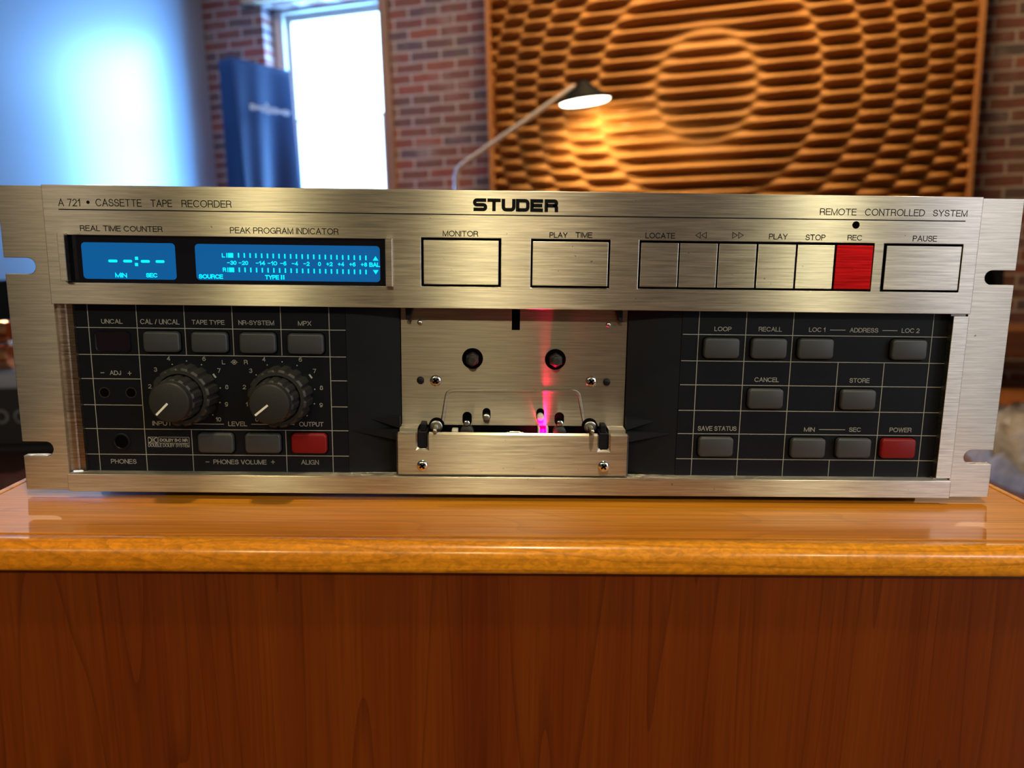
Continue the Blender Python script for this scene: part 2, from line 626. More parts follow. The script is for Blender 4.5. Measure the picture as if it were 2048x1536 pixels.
def thing(name, label, cat, loc=(0, 0, 0), group=None, room=False):
    o = bpy.data.objects.new(name, None)
    COL.objects.link(o)
    o.empty_display_size = 0.05
    if room:
        o.matrix_world = ROOM @ Matrix.Translation(Vector(loc))
    else:
        o.location = loc
    o['label'] = label
    o['category'] = cat
    if group:
        o['group'] = group
    return o


def structure(o):
    o['kind'] = 'structure'
    return o


# ------------------------------------------------------------------ lettering: light grotesque drawn with single strokes
def el(cx, cy, rx, ry, a0, a1, n=14):
    return [(cx + rx * math.cos(math.radians(a0 + (a1 - a0) * i / n)), cy + ry * math.sin(math.radians(a0 + (a1 - a0) * i / n))) for i in range(n + 1)]


GLY = {
    'A': (.80, [[(0, 0), (.4, 1), (.8, 0)], [(.14, .34), (.66, .34)]]),
    'B': (.68, [[(0, .53), (0, 1), (.40, 1)] + el(.40, .765, .23, .235, 90, -90) + [(0, .53)], [(0, .53), (0, 0), (.40, 0)] + el(.40, .265, .28, .265, -90, 90) + [(.38, .53)]]),
    'C': (.84, [el(.45, .5, .45, .5, 42, 318, 22)]),
    'D': (.78, [[(0, 0), (0, 1), (.30, 1)] + el(.30, .5, .48, .5, 90, -90, 18) + [(0, 0)]]),
    'E': (.62, [[(.62, 1), (0, 1), (0, 0), (.64, 0)], [(0, .53), (.58, .53)]]),
    'G': (.88, [el(.45, .5, .45, .5, 42, 335, 22) + [(.88, .46)], [(.52, .46), (.88, .46), (.88, 0)]]),
    'H': (.70, [[(0, 0), (0, 1)], [(.70, 0), (.70, 1)], [(0, .53), (.70, .53)]]),
    'I': (0.0, [[(0, 0), (0, 1)]]),
    'J': (.48, [[(.48, 1), (.48, .27)] + el(.24, .27, .24, .27, 0, -180)]),
    'K': (.68, [[(0, 0), (0, 1)], [(.64, 1), (0, .36)], [(.22, .57), (.68, 0)]]),
    'L': (.54, [[(0, 1), (0, 0), (.54, 0)]]),
    'M': (.86, [[(0, 0), (0, 1), (.43, 0), (.86, 1), (.86, 0)]]),
    'N': (.70, [[(0, 0), (0, 1), (.70, 0), (.70, 1)]]),
    'O': (.94, [el(.47, .5, .47, .5, 0, 360, 26)]),
    'P': (.65, [[(0, 0), (0, 1), (.38, 1)] + el(.38, .735, .27, .265, 90, -90) + [(0, .47)]]),
    'R': (.70, [[(0, 0), (0, 1), (.40, 1)] + el(.40, .74, .26, .26, 90, -90) + [(0, .48)], [(.42, .48)] + el(.42, .28, .22, .20, 90, 0, 6) + [(.66, .06), (.70, 0)]]),
    'S': (.68, [el(.335, .745, .29, .255, 8, 238, 14) + el(.345, .265, .335, .265, 62, -172, 16)]),
    'T': (.74, [[(0, 1), (.74, 1)], [(.37, 1), (.37, 0)]]),
    'U': (.70, [[(0, 1), (0, .33)] + el(.35, .33, .35, .33, 180, 360) + [(.70, 1)]]),
    'V': (.76, [[(0, 1), (.38, 0), (.76, 1)]]),
    'W': (1.08, [[(0, 1), (.27, 0), (.54, 1), (.81, 0), (1.08, 1)]]),
    'X': (.70, [[(0, 0), (.70, 1)], [(0, 1), (.70, 0)]]),
    'Y': (.74, [[(0, 1), (.37, .44), (.74, 1)], [(.37, .44), (.37, 0)]]),
    '0': (.60, [el(.3, .5, .3, .5, 0, 360, 24)]),
    '1': (.24, [[(0, .74), (.24, 1), (.24, 0)]]),
    '2': (.60, [el(.30, .70, .28, .30, 165, -38) + [(0, 0), (.60, 0)]]),
    '3': (.59, [el(.29, .75, .26, .25, 160, -85) + el(.29, .27, .30, .27, 85, -162)]),
    '4': (.62, [[(.46, 0), (.46, 1), (0, .30), (.62, .30)]]),
    '5': (.59, [[(.55, 1), (.11, 1), (.06, .52)] + el(.29, .32, .30, .32, 135, -150)]),
    '6': (.60, [el(.30, .31, .30, .31, 0, 360, 20), el(.36, .48, .36, .52, 190, 62)]),
    '7': (.58, [[(0, 1), (.58, 1), (.20, 0)]]),
    '8': (.60, [el(.30, .76, .25, .24, 0, 360, 18), el(.30, .265, .30, .265, 0, 360, 20)]),
    '9': (.60, [el(.30, .69, .30, .31, 0, 360, 20), el(.24, .52, .36, .52, 10, -118)]),
    '-': (.30, [[(0, .37), (.30, .37)]]),
    '/': (.32, [[(0, 0), (.32, 1)]]),
    '\u00b7': (.10, [[(0, .45), (.10, .45)]]),
}


def text_into(mb, s, x0, x1, z0, z1, y, w=0.34, th=0.04):
    """string fitted to the box x0..x1, z0..z1 on the plane y, drawn with strokes w wide"""
    adv, items = 0.0, []
    for i, ch in enumerate(s):
        if ch == ' ':
            adv += 0.42
            continue
        gw, st = GLY[ch]
        items.append((adv, st))
        adv += gw + 0.235
    tot = adv - 0.235
    sx = (x1 - x0 - w) / max(tot, 0.01) if tot > 0.01 else 0
    sz = z1 - z0 - w
    for ox, st in items:
        for path in st:
            closed = len(path) > 6 and (Vector(path[0]) - Vector(path[-1])).length < 1e-6
            pts = [(x0 + w / 2 + (ox + a) * sx, z0 + w / 2 + b2 * sz) for a, b2 in (path[:-1] if closed else path)]
            if not closed:                               # square ends
                for e, f in ((0, 1), (-1, -2)):
                    v = Vector(pts[e]) - Vector(pts[f])
                    if v.length > 1e-9:
                        v.normalize()
                        pts[e] = (pts[e][0] + v.x * w / 2, pts[e][1] + v.y * w / 2)
            mb.stroke(pts, w, y - th, th, closed=closed)


def text_px(s, px0, px1, py0, py1, Y, mat, parent, weight=0.3, name='printed_label'):
    """py0 / py1 = top and bottom of the capitals at the middle of the word"""
    pm = (px0 + px1) / 2
    x0, _ = F(px0, (py0 + py1) / 2, Y)
    x1, _ = F(px1, (py0 + py1) / 2, Y)
    _, z1 = F(pm, py0, Y)
    _, z0 = F(pm, py1, Y)
    m = MB()
    text_into(m, s, x0, x1, z0, z1, Y, weight)
    return m.build(name, mat, parent)


# =================================================================== SETTING
# brick wall, seen turned by 17.5 degrees; room frame
BA = math.radians(17.5)
U = Vector((math.cos(BA), -math.sin(BA), 0))             # along the wall, to the right
NRM = Vector((-math.sin(BA), -math.cos(BA), 0))          # towards the viewer
CORNER = Vector((-2.11, 5.935, 0))
WALLM = ROOM @ Matrix(((U.x, -NRM.x, 0, CORNER.x), (U.y, -NRM.y, 0, CORNER.y), (0, 0, 1, 0), (0, 0, 0, 1)))


def on_wall(px, py, off=0.0):
    """(s, z) where the view line meets the plane parallel to the brick wall, off metres in front of it"""
    d = RINV @ ray(px, py)
    t = ((CORNER + NRM * off).dot(NRM)) / d.dot(NRM)
    q = d * t - CORNER
    return q.dot(U), q.z


def wall_obj(o):
    o.matrix_world = WALLM
    return o


M['brick'] = brick_mat('old_red_brick')
M['floor'] = wood('floor_boards', (0.20, 0.065, 0.018), (0.36, 0.13, 0.035), 'X', 0.6, 0.25, 0.3)
M['paint'] = plain('white_satin_paint', (0.29, 0.35, 0.42), 0.33, spec=0.9, coat=0.5)
M['paint'].node_tree.nodes['Principled BSDF'].inputs['Coat Roughness'].default_value = 0.30
M['ceil'] = plain('ceiling_plaster', (0.35, 0.30, 0.24), 0.9)
M['sash'] = plain('white_sash_paint', (0.72, 0.68, 0.64), 0.45)
M['trimwood'] = wood('window_trim_wood', (0.26, 0.14, 0.07), (0.42, 0.25, 0.14), 'Z', 1.0, 0.5, 0.1)
M['beam'] = wood('pale_lintel_wood', (0.50, 0.38, 0.24), (0.66, 0.52, 0.36), 'X', 1.0, 0.6, 0.0)

# window measurements on the wall plane
wl, _ = on_wall(537, 200)
wr, _ = on_wall(779, 250)
_, wt = on_wall(560, 6)
_, wt2 = on_wall(750, -2)
WT = max(wt, wt2)
WB = -0.25
m = plate(0, 9.2, FLOOR_Z - 0.3, 2.9, [(wl, wr, WB, WT)], 0.0, 0.30)
structure(wall_obj(m.build('wall_back', M['brick'], scale=1)))
# window: reveal boards, frame, two sashes with glass
gl, _ = on_wall(583, 60, -0.16)
gr, gt = on_wall(756, 22, -0.16)
gl2, rail = on_wall(600, 242, -0.16)
win = bpy.data.objects.new('window_1', None)
COL.objects.link(win)
win.matrix_world = WALLM
win['kind'] = 'structure'
m = plate(wl + 0.002, wr - 0.002, WB + 0.002, WT - 0.002, [(gl - 0.05, gr + 0.05, WB + 0.06, gt + 0.05)], 0.13, 0.26)
m.build('window_frame', M['sash'], win, scale=1, bevel=0.006)
m = plate(gl - 0.048, gr + 0.048, rail - 0.005, gt + 0.048, [(gl - 0.012, gr + 0.012, rail + 0.015, gt)], 0.18, 0.215)
m.build('upper_sash', M['sash'], win, scale=1, bevel=0.004)
m = plate(gl - 0.048, gr + 0.048, WB + 0.062, rail + 0.012, [(gl + 0.012, gr - 0.005, WB + 0.14, rail - 0.008)], 0.145, 0.178)
m.build('lower_sash', M['sash'], win, scale=1, bevel=0.004)
pane_m, nt, b = new_mat('window_glass')
tr = nt.nodes.new('ShaderNodeBsdfTransparent')
gls = nt.nodes.new('ShaderNodeBsdfGlossy')
gls.inputs['Roughness'].default_value = 0.02
ms = nt.nodes.new('ShaderNodeMixShader')
ms.inputs[0].default_value = 0.05
nt.links.new(tr.outputs[0], ms.inputs[1])
nt.links.new(gls.outputs[0], ms.inputs[2])
nt.links.new(ms.outputs[0], nt.nodes['Material Output'].inputs[0])
for z0, z1, y in ((rail + 0.03, gt + 0.01, 0.196), (WB + 0.12, rail, 0.160)):
    m = MB()
    m.box(gl - 0.01, gr + 0.01, y, y + 0.004, z0, z1)
    m.build('window_pane', pane_m, win, scale=1)
# right-hand moulding of the opening and the pale lintel above it
m = MB()
sx, _ = on_wall(772, 300, 0.02)
m.box(wr - 0.03, wr + 0.035, -0.03, 0.0, WB, WT - 0.02)
structure(wall_obj(m.build('trim_1', M['trimwood'], scale=1, bevel=0.006)))
_, lz = on_wall(560, 8, 0.05)
l0, _ = on_wall(480, 8, 0.05)
m = MB()
m.box(l0, wr + 0.3, -0.05, 0.0, WT + 0.01, WT + 0.22)
structure(wall_obj(m.build('trim_2', M['beam'], scale=1, bevel=0.01)))
# daylight outside the window
sky_c = (CORNER + U * ((gl + gr) / 2) - NRM * 0.75)
day = area('daylight', ROOM @ Vector((sky_c.x, sky_c.y, 0.75)), ROOM @ Vector((sky_c.x, sky_c.y, 0.75)) + (RROOM @ NRM), 3.2, 3.6, 1900, (0.15, 0.46, 1.0))

# white side wall, square to the brick wall, its far end at the corner
m = MB()
c0 = CORNER
c1 = CORNER + NRM * 7.5
th = -U * 0.15
lo = [c0, c1, c1 + th, c0 + th]
m.hexa([(q.x, q.y, FLOOR_Z - 0.3) for q in lo], [(q.x, q.y, 2.9) for q in lo])
o = structure(m.build('wall_left', M['paint'], scale=1))
o.matrix_world = ROOM
m = MB()
m.box(-6, 6.5, -4, 7.5, FLOOR_Z - 0.1, FLOOR_Z)
o = structure(m.build('floor', M['floor'], scale=1))
o.matrix_world = ROOM
m = MB()
m.box(-6, 6.5, -0.6, 7.5, 2.75, 2.9)
o = structure(m.build('ceiling', M['ceil'], scale=1))
o.matrix_world = ROOM
m = MB()
m.box(6.5, 6.65, -0.6, 7.5, FLOOR_Z - 0.3, 2.9)
o = structure(m.build('wall_right', M['brick'], scale=1))
o.matrix_world = ROOM

# =================================================================== WOODEN DIFFUSER PANEL
pl, _ = on_wall(976, 200, 0.10)
pr, _ = on_wall(1958, 200, 0.10)
pb, pt = -0.30, 2.15
M['panel'] = wood('diffuser_wood', (0.27, 0.115, 0.027), (0.38, 0.175, 0.042), 'X', 0.8, 0.55, 0.0, spec=0.2)
M['panel_frame'] = wood('diffuser_frame_wood', (0.36, 0.15, 0.05), (0.5, 0.22, 0.075), 'Z', 0.8, 0.4, 0.2)
pan = thing('acoustic_diffuser', 'large carved wooden wave panel hanging on the brick wall', 'wall panel')
pan.matrix_world = WALLM
nx, nz = 540, 440
us = np.linspace(pl + 0.02, pr - 0.02, nx)
zs_ = np.linspace(pb + 0.02, pt - 0.02, nz)
uc, zc = on_wall(1411, 172, 0.08)
gx, gz = np.meshgrid(us, zs_)
r2 = (gx - uc) ** 2 + ((gz - zc) / 1.1) ** 2
g = math.pi * r2 / 0.335 + 0.24 * math.pi
h = np.sin(2 * math.pi * gz / 0.080) * np.cos(g)
bulge = np.clip(h, 0, 1) ** 0.8
hollow = np.clip(-h, 0, 1) ** 0.8
dep = -0.050 - 0.036 * bulge + 0.040 * hollow            # rounded swells standing over deep lens-shaped hollows
verts = [(a, d, c) for a, d, c in zip(gx.ravel().tolist(), dep.ravel().tolist(), gz.ravel().tolist())]
faces = []
for k in range(nz - 1):
    o_ = k * nx
    for i in range(nx - 1):
        faces.append((o_ + i, o_ + i + 1, o_ + nx + i + 1, o_ + nx + i))
m = MB()
m.add(verts, faces)
bm_back = len(m.v)
m.build('carved_face', M['panel'], pan, scale=1, smooth=60)
m = MB()
m.box(pl + 0.01, pr - 0.01, -0.012, -0.002, pb + 0.01, pt - 0.01)
m.build('backing_board', M['panel_frame'], pan, scale=1)
for x0, x1, z0, z1 in ((pl, pl + 0.022, pb, pt), (pr - 0.022, pr, pb, pt), (pl, pr, pb, pb + 0.022), (pl, pr, pt - 0.022, pt)):
    m = MB()
    m.box(x0, x1, -0.118, -0.002, z0, z1)
    m.build('frame_rail', M['panel_frame'], pan, scale=1, bevel=0.003)

# =================================================================== FLOOR LAMP
LD = 4.72
M['lampblack'] = plain('black_lamp_enamel', (0.0025, 0.003, 0.004), 0.6, spec=0.08)
M['lampgrey'] = plain('grey_lamp_metal', (0.52, 0.48, 0.45), 0.4, 0.3)
M['lampglow'] = emit('lamp_glow', (1.0, 0.93, 0.72), 9)
base = RR(912, 360, LD)
lamp = thing('floor_lamp', 'lit floor lamp, black cone shade on bent grey arm, before the wave panel', 'lamp',
             (base.x, base.y, FLOOR_Z), room=True)


def lp(px, py, d=LD):
    q = RR(px, py, d)
    return (q.x - base.x, q.y - base.y, q.z - FLOOR_Z)


tip = lp(1150, 172)
top = lp(914, 338)
m = MB()
path = [(0, 0, 0.02), (0, 0, top[2] - 0.06)]
b0, b1 = Vector((0, 0, top[2])), Vector(tip)
for k in range(1, 8):
    t = k / 8
    a = Vector((0, 0, top[2] - 0.06))
    c = b0 + (b1 - b0).normalized() * 0.06
    path.append(tuple(a * (1 - t) ** 2 + b0 * 2 * t * (1 - t) + c * t * t))
path.append(tip)
m.tube(path, 0.0135, 10)
m.build('arm', M['lampgrey'], lamp, scale=1, smooth=50)
m = MB()
rings = []
for z, r in ((0, 0.16), (0.012, 0.16), (0.02, 0.15), (0.024, 0.02)):
    rings.append([(r * math.cos(2 * math.pi * i / 28), r * math.sin(2 * math.pi * i / 28), z) for i in range(28)])
m.loops(rings, cap0=True)
m.build('base', M['lampblack'], lamp, scale=1, smooth=40)
sc_ = Vector(lp(1170, 204))
R_SH = (Vector(lp(1222, 196)) - Vector(lp(1118, 210))).length / 2
apex = Vector(lp(1160, 166))
axis = Vector((-0.10, -0.02, 1)).normalized()
q_ = Vector((0, 0, 1)).rotation_difference(axis)
hgt = (apex - sc_).length


def shade_ring(r, hh, n=40):
    return [tuple(sc_ + q_ @ Vector((r * math.cos(2 * math.pi * i / n), r * math.sin(2 * math.pi * i / n), hh))) for i in range(n)]


m = MB()
m.loops([shade_ring(R_SH - 0.004, 0.002), shade_ring(R_SH, 0.0), shade_ring(R_SH, 0.012), shade_ring(R_SH * 0.42, hgt * 0.72), shade_ring(0.035, hgt), shade_ring(0.015, hgt + 0.01)])
m.build('lamp_shade', M['lampblack'], lamp, scale=1, smooth=35)
m = MB()
m.loops([shade_ring(R_SH * 0.97, 0.006), shade_ring(R_SH * 0.9, -0.004), shade_ring(R_SH * 0.5, -0.010)], cap0=True)
m.build('glowing_diffuser', M['lampglow'], lamp, scale=1, smooth=60)
lw = lamp.matrix_world @ (sc_ - axis * 0.03)
spot('lamp_light', lw, lw + (RROOM @ Vector((0.30, 0.50, -0.50))), 44, (1.0, 0.74, 0.36), 120, 0.6, 0.06)

# =================================================================== CLOTH-COVERED STAND BY THE WINDOW
M['cloth'] = plain('blue_cover_cloth', (0.0045, 0.036, 0.16), 0.5, spec=0.4)
M['script'] = plain('white_script_print', (0.6, 0.7, 0.8), 0.6)
p1 = RR(463, 120, 4.9)
p2 = RR(580, 138, 5.3)
w2 = Vector((p2.x - p1.x, p2.y - p1.y, 0))
WID = w2.length
w2.normalize()
n2 = Vector((w2.y, -w2.x, 0))                            # faces right, towards the viewer
cov = bpy.data.objects.new('covered_equipment_rack', None)
COL.objects.link(cov)
COVM = ROOM @ Matrix(((w2.x, -n2.x, 0, p1.x), (w2.y, -n2.y, 0, p1.y), (0, 0, 1, FLOOR_Z), (0, 0, 0, 1)))
cov.matrix_world = COVM
cov['label'] = 'tall rack under a blue cloth cover with white script, left of the window'
cov['category'] = 'covered rack'
HT = (p1.z + p2.z) / 2 - FLOOR_Z
DEPTH = 0.12
m = MB()
N = 260
rings = []
for k in range(40):
    t = k / 39
    z = 0.02 + (HT - 0.02) * (1 - t)
    ring = []
    per = 2 * (WID + DEPTH)
    for i in range(N):
        d = per * i / N
        if d < WID:
            x, y, nxn, nyn = d, 0.0, 0, -1
        elif d < WID + DEPTH:
            x, y, nxn, nyn = WID, d - WID, 1, 0
        elif d < 2 * WID + DEPTH:
            x, y, nxn, nyn = WID - (d - WID - DEPTH), DEPTH, 0, 1
        else:
            x, y, nxn, nyn = 0, DEPTH - (d - 2 * WID - DEPTH), -1, 0
        amp = 0.004 + 0.03 * min(1, t * 1.3)
        ph = d * 11 + 1.6 * math.sin(d * 4.1 + 0.6 * t) + 1.2 * t
        f = amp * 0.8 * (0.6 * math.sin(ph) + 0.4 * math.sin(ph * 1.93 + 1.2))
        flare = 0.045 * t
        ring.append((x + nxn * (f + flare) + (0.02 * t * (0.5 - x / WID)), y + nyn * (f + flare), z))
    rings.append(ring)
top_in = [(min(max(x, 0.03), WID - 0.03), min(max(y, 0.03), DEPTH - 0.03), HT + 0.012) for x, y, z in rings[0]]
rings = [top_in] + rings
m.loops(rings, cap0=True, cap1=False)
cl = m.build('cloth_cover', M['cloth'], cov, scale=1, smooth=70)
# script line across the cover
m = MB()
pts = []
x = WID * 0.20
zz = HT - 0.275
for i in range(150):
    t = i / 149
    hgt_ = 0.018 + (0.03 if 0.40 < t < 0.52 else 0.0)
    pts.append((WID * 0.16 + WID * 0.70 * t + 0.010 * math.sin(t * 95), zz + 0.02 * 0 + hgt_ * math.sin(t * 95 + 1.2) * (0.7 + 0.3 * math.sin(t * 23))))
m.stroke(pts, 0.007, -0.040, 0.002)
m.build('script_lettering', M['script'], cl, scale=1)
for dx in (0.08, WID - 0.08):
    for dy in (0.08, DEPTH - 0.08):
        m = MB()
        m.tube([(dx, dy, 0.0), (dx, dy, HT - 0.03)], 0.018, 10)
        m.build('rack_post', M['lampblack'], cov, scale=1, smooth=40)

# =================================================================== RUG, BENCH, LEFT-HAND DESK
rugc = RR(2130, 935, 2.75)
rug = bpy.data.objects.new('shag_rug', None)
M['shag'] = plain('grey_shag', (0.50, 0.48, 0.47), 0.95, noise=0.55, nscale=26, bump=0.8)
d0 = RINV @ ray(2060, 838)
pnt = d0 * (FLOOR_Z / d0.z)
RUG_R = 1.0
rx, ry = pnt.x + 0.30, pnt.y - RUG_R + 0.04
m = MB()
rings = []
NR, NA = 44, 150
hts = rng.random((NR, NA))
for k in range(NR):
    rr = RUG_R * (1 - k / NR)
    ring = []
    for i in range(NA):
        a = 2 * math.pi * i / NA
        hh = 0.0 if k == 0 else 0.045 + 0.05 * hts[k, i] + 0.02 * math.sin(a * 9 + k * 0.6) * math.sin(k * 0.5)
        jr = rr * (1 + 0.012 * math.sin(a * 13) + 0.01 * hts[k, (i * 7) % NA])
        ring.append((jr * math.cos(a), jr * math.sin(a), hh))
    rings.append(ring)
m.loops(rings)
rg = m.build('shag_rug', M['shag'], scale=1, smooth=80)
rg.matrix_world = ROOM @ Matrix.Translation((rx, ry, FLOOR_Z + 0.001))
rg['label'] = 'round grey shaggy rug on the wooden floor, right of the cabinet'
rg['category'] = 'rug'
bpy.data.objects.remove(rug)

M['benchwood'] = wood('brown_bench_wood', (0.14, 0.05, 0.018), (0.24, 0.09, 0.03), 'X', 0.7, 0.35, 0.3)
bx, bz = on_wall(2030, 660, 0.45)
bn = thing('low_bench', 'low brown wooden bench against the brick wall, right of the wave panel', 'bench')
bn.matrix_world = WALLM
bw0, bw1 = bx - 0.9, bx + 1.1
m = MB()
m.box(bw0, bw1, -0.45, -0.06, bz - 0.14, bz)
m.build('seat', M['benchwood'], bn, scale=1, bevel=0.008)
for xx in (bw0 + 0.05, bw1 - 0.12):
    for yy in (-0.43, -0.13):
        m = MB()
        m.box(xx, xx + 0.07, yy, yy + 0.05, FLOOR_Z, bz - 0.138)
        m.build('leg', M['benchwood'], bn, scale=1, bevel=0.005)

# dark loudspeaker seen only through the right ear's upper slot
M['spk'] = plain('black_speaker_cabinet', (0.012, 0.012, 0.013), 0.5)
q = RR(1988, 520, 3.3)
sp = thing('loudspeaker', 'black loudspeaker standing behind the upper right mounting slot', 'speaker', (q.x - 0.12, q.y, FLOOR_Z), room=True)
ht = RR(1988, 455, 3.3).z - FLOOR_Z
rgt_ = RR(2010, 556, 3.3).x - (q.x - 0.12)
m = MB()
m.box(rgt_ - 0.30, rgt_, 0, 0.28, 0.0, ht)
m.build('cabinet', M['spk'], sp, scale=1, bevel=0.01)
for zz, rr in ((ht * 0.72, 0.10), (ht * 0.42, 0.10)):
    m = MB()
    m.lathe(rgt_ - 0.15, zz, ((-0.004, rr), (-0.012, rr), (-0.008, rr * 0.85), (0.0, rr * 0.3)), 28)
    m.build('driver', M['lampblack'], sp, scale=1, smooth=40)

# desk at the left with the grey unit
M['redwood'] = wood('dark_red_desk_wood', (0.085, 0.016, 0.008), (0.15, 0.03, 0.014), 'X', 0.8, 0.22, 0.5)
M['unit'] = plain('charcoal_unit', (0.060, 0.055, 0.050), 0.4)
M['unit_top'] = plain('grey_moulded_top', (0.62, 0.63, 0.66), 0.3)
M['copper'] = plain('polished_copper', (0.78, 0.36, 0.16), 0.18, 1.0, noise=0.3, nscale=14)
M['ringgrey'] = plain('grey_ring_print', (0.32, 0.30, 0.27), 0.5)
DZ = -0.38                                              # desk top, room frame


def desk_pt(px, py):
    d = RINV @ ray(px, py)
    return d * (DZ / d.z)


uf = desk_pt(40, 903)
dk = thing('desk', 'dark red wooden desk left of the cabinet', 'desk', (uf.x - 0.2, uf.y, FLOOR_Z), room=True)
dh = DZ - FLOOR_Z
m = MB()
m.box(-0.9, 0.40, -0.55, 0.55, dh - 0.035, dh)
m.build('desktop', M['redwood'], dk, scale=1, bevel=0.006)
for xx in (-0.85, 0.33):
    for yy in (-0.5, 0.44):
        m = MB()
        m.box(xx, xx + 0.05, yy, yy + 0.05, 0, dh - 0.034)
        m.build('leg', M['redwood'], dk, scale=1)
un = thing('grey_console', 'charcoal console with ring dials on the red wooden desk at the far left', 'console', (uf.x, uf.y, DZ), room=True)
ut = RR(20, 777, uf.y).z - DZ
x1u = RR(125, 890, uf.y).x - uf.x
m = MB()
m.box(x1u - 0.62, x1u, 0, 0.34, 0.012, ut)
m.build('body', M['unit'], un, scale=1, bevel=0.006)
m = MB()
m.box(x1u - 0.625, x1u + 0.004, -0.006, 0.34, 0.001, 0.012)
m.build('base_lip', M['unit'], un, scale=1)
for px in (3, 43):
    q = RR(px, 833, uf.y)
    m = MB()
    m.ring(q.x - uf.x, q.z - DZ, 0.0095, 0.0145, -0.0015, 0.001, 28)
    m.build('dial_ring', M['ringgrey'], un, scale=1, smooth=40)
    m = MB()
    m.lathe(q.x - uf.x, q.z - DZ, ((0.001, 0.006), (-0.006, 0.006), (-0.008, 0.005)), 20)
    m.build('dial', M['unit'], un, scale=1, smooth=40)
m = MB()
zt = RR(20, 745, uf.y).z - DZ
prof = [(0.0, ut), (-0.004, ut + 0.006), (0.0, zt - 0.006), (0.012, zt), (0.30, zt), (0.33, ut)]
ra = [(x1u - 0.62, y, z) for y, z in prof]
rb = [(x1u, y, z) for y, z in prof]
m.loops([ra, rb], cap0=True)
m.build('rounded_top', M['unit_top'], un, scale=1, smooth=50)


def roll(px_end, py0, py1, z_rest, label, lenm=0.5):
    q0, q1 = RR(px_end, py0, uf.y + 0.05), RR(px_end, py1, uf.y + 0.05)
    r = (q0.z - q1.z) / 2
    cz = z_rest + r
    t = thing('copper_roll', label, 'roll', (q0.x - lenm / 2, uf.y + 0.05, DZ + z_rest), 'copper rolls on the grey console', room=True)
    m = MB()
    x1 = lenm / 2
    prof = [(-x1, r * 0.9), (-x1 + 0.004, r), (x1 - 0.004, r), (x1, r * 0.9)]
    n = 28
    m.loops([[(x, rr * math.cos(2 * math.pi * i / n), r + rr * math.sin(2 * math.pi * i / n)) for i in range(n)] for x, rr in prof], cap0=True)
    m.build('barrel', M['copper'], t, scale=1, smooth=40)
    return cz + r


z1 = roll(24, 696, 745, zt + 0.0005, 'lower of two polished copper rolls on the charcoal console')
# little chrome foot between the rolls carries the upper one
q0 = RR(18, 690, uf.y + 0.05)
zf = RR(18, 682, uf.y + 0.05).z - DZ
for dx_, lb in ((0.0, 'small chrome spacer between the two copper rolls'),):
    m = MB()
    n = 16
    hgt_ = zf - z1
    m.loops([[(0.008 * k_ * math.cos(2 * math.pi * i / n), 0.008 * k_ * math.sin(2 * math.pi * i / n), z_) for i in range(n)]
             for z_, k_ in ((0, 0.9), (hgt_ * 0.2, 1.0), (hgt_ * 0.8, 1.0), (hgt_, 0.9))], cap0=True)
    o = m.build('chrome_spacer', M['chrome'], scale=1, smooth=40)
    o.matrix_world = ROOM @ Matrix.Translation((q0.x, uf.y + 0.05, DZ + z1))
    o['label'] = lb
    o['category'] = 'spacer'
roll(20, 641, 682, zf, 'upper of two polished copper rolls, above the chrome spacer')
# black monitor standing behind the console
mo = thing('monitor', 'black monitor standing behind the copper rolls at the left edge', 'monitor', (uf.x - 0.30, uf.y + 0.45, DZ), room=True)
qt = RR(10, 560, uf.y + 0.45)
mx1 = RR(100, 600, uf.y + 0.45).x - (uf.x - 0.30)
m = MB()
m.box(mx1 - 0.5, mx1, 0, 0.03, 0.10, qt.z - DZ)
m.build('screen', M['spk'], mo, scale=1, bevel=0.006)
m = MB()
m.box(mx1 - 0.28, mx1 - 0.22, 0.03, 0.05, 0.0, 0.2)
m.box(mx1 - 0.35, mx1 - 0.15, -0.06, 0.10, 0.0, 0.01)
m.build('stand', M['spk'], mo, scale=1)

# =================================================================== CABINET
CT = -3.5                                               # cabinet top, mm
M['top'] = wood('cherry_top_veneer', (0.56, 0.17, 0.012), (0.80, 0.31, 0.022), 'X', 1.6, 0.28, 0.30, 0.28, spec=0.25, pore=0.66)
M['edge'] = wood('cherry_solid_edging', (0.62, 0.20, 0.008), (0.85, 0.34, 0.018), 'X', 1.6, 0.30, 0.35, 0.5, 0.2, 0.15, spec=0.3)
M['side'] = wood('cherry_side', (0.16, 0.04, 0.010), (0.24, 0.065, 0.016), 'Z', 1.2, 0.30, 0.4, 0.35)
M['front'] = wood('cherry_front_shaded', (0.125, 0.018, 0.0018), (0.185, 0.036, 0.003), 'Z', 1.6, 0.34, 0.2, 0.45, 0.0, 0.15, spec=0.3, run=0.4)  # weak light on the front is put into this darker cherry colour
cab = thing('equipment_cabinet', 'cherry wood cabinet carrying the cassette recorder', 'cabinet', (0, 0, FLOOR_Z + CAMM.z))
cab_z = FLOOR_Z + CAMM.z                                # metres
GY, BY = -50.0, 330.0
XL, XR = -256.8, 260.8


def cabpart(mb, name, mat, **k):
    o = mb.build(name, mat, cab, **k)
    o.matrix_parent_inverse = Matrix.Translation((0, 0, -cab_z))
    return o


m = MB()
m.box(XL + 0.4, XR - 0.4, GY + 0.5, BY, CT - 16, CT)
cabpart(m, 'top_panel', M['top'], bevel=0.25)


def nose(prof, path_x, name):
    """round-over front edging: profile in (y, z), swept along x"""
    m = MB()
    m.loops([[(path_x[0], y, z) for y, z in prof], [(path_x[1], y, z) for y, z in prof]], cap0=True)
    return cabpart(m, name, M['edge'], smooth=50)


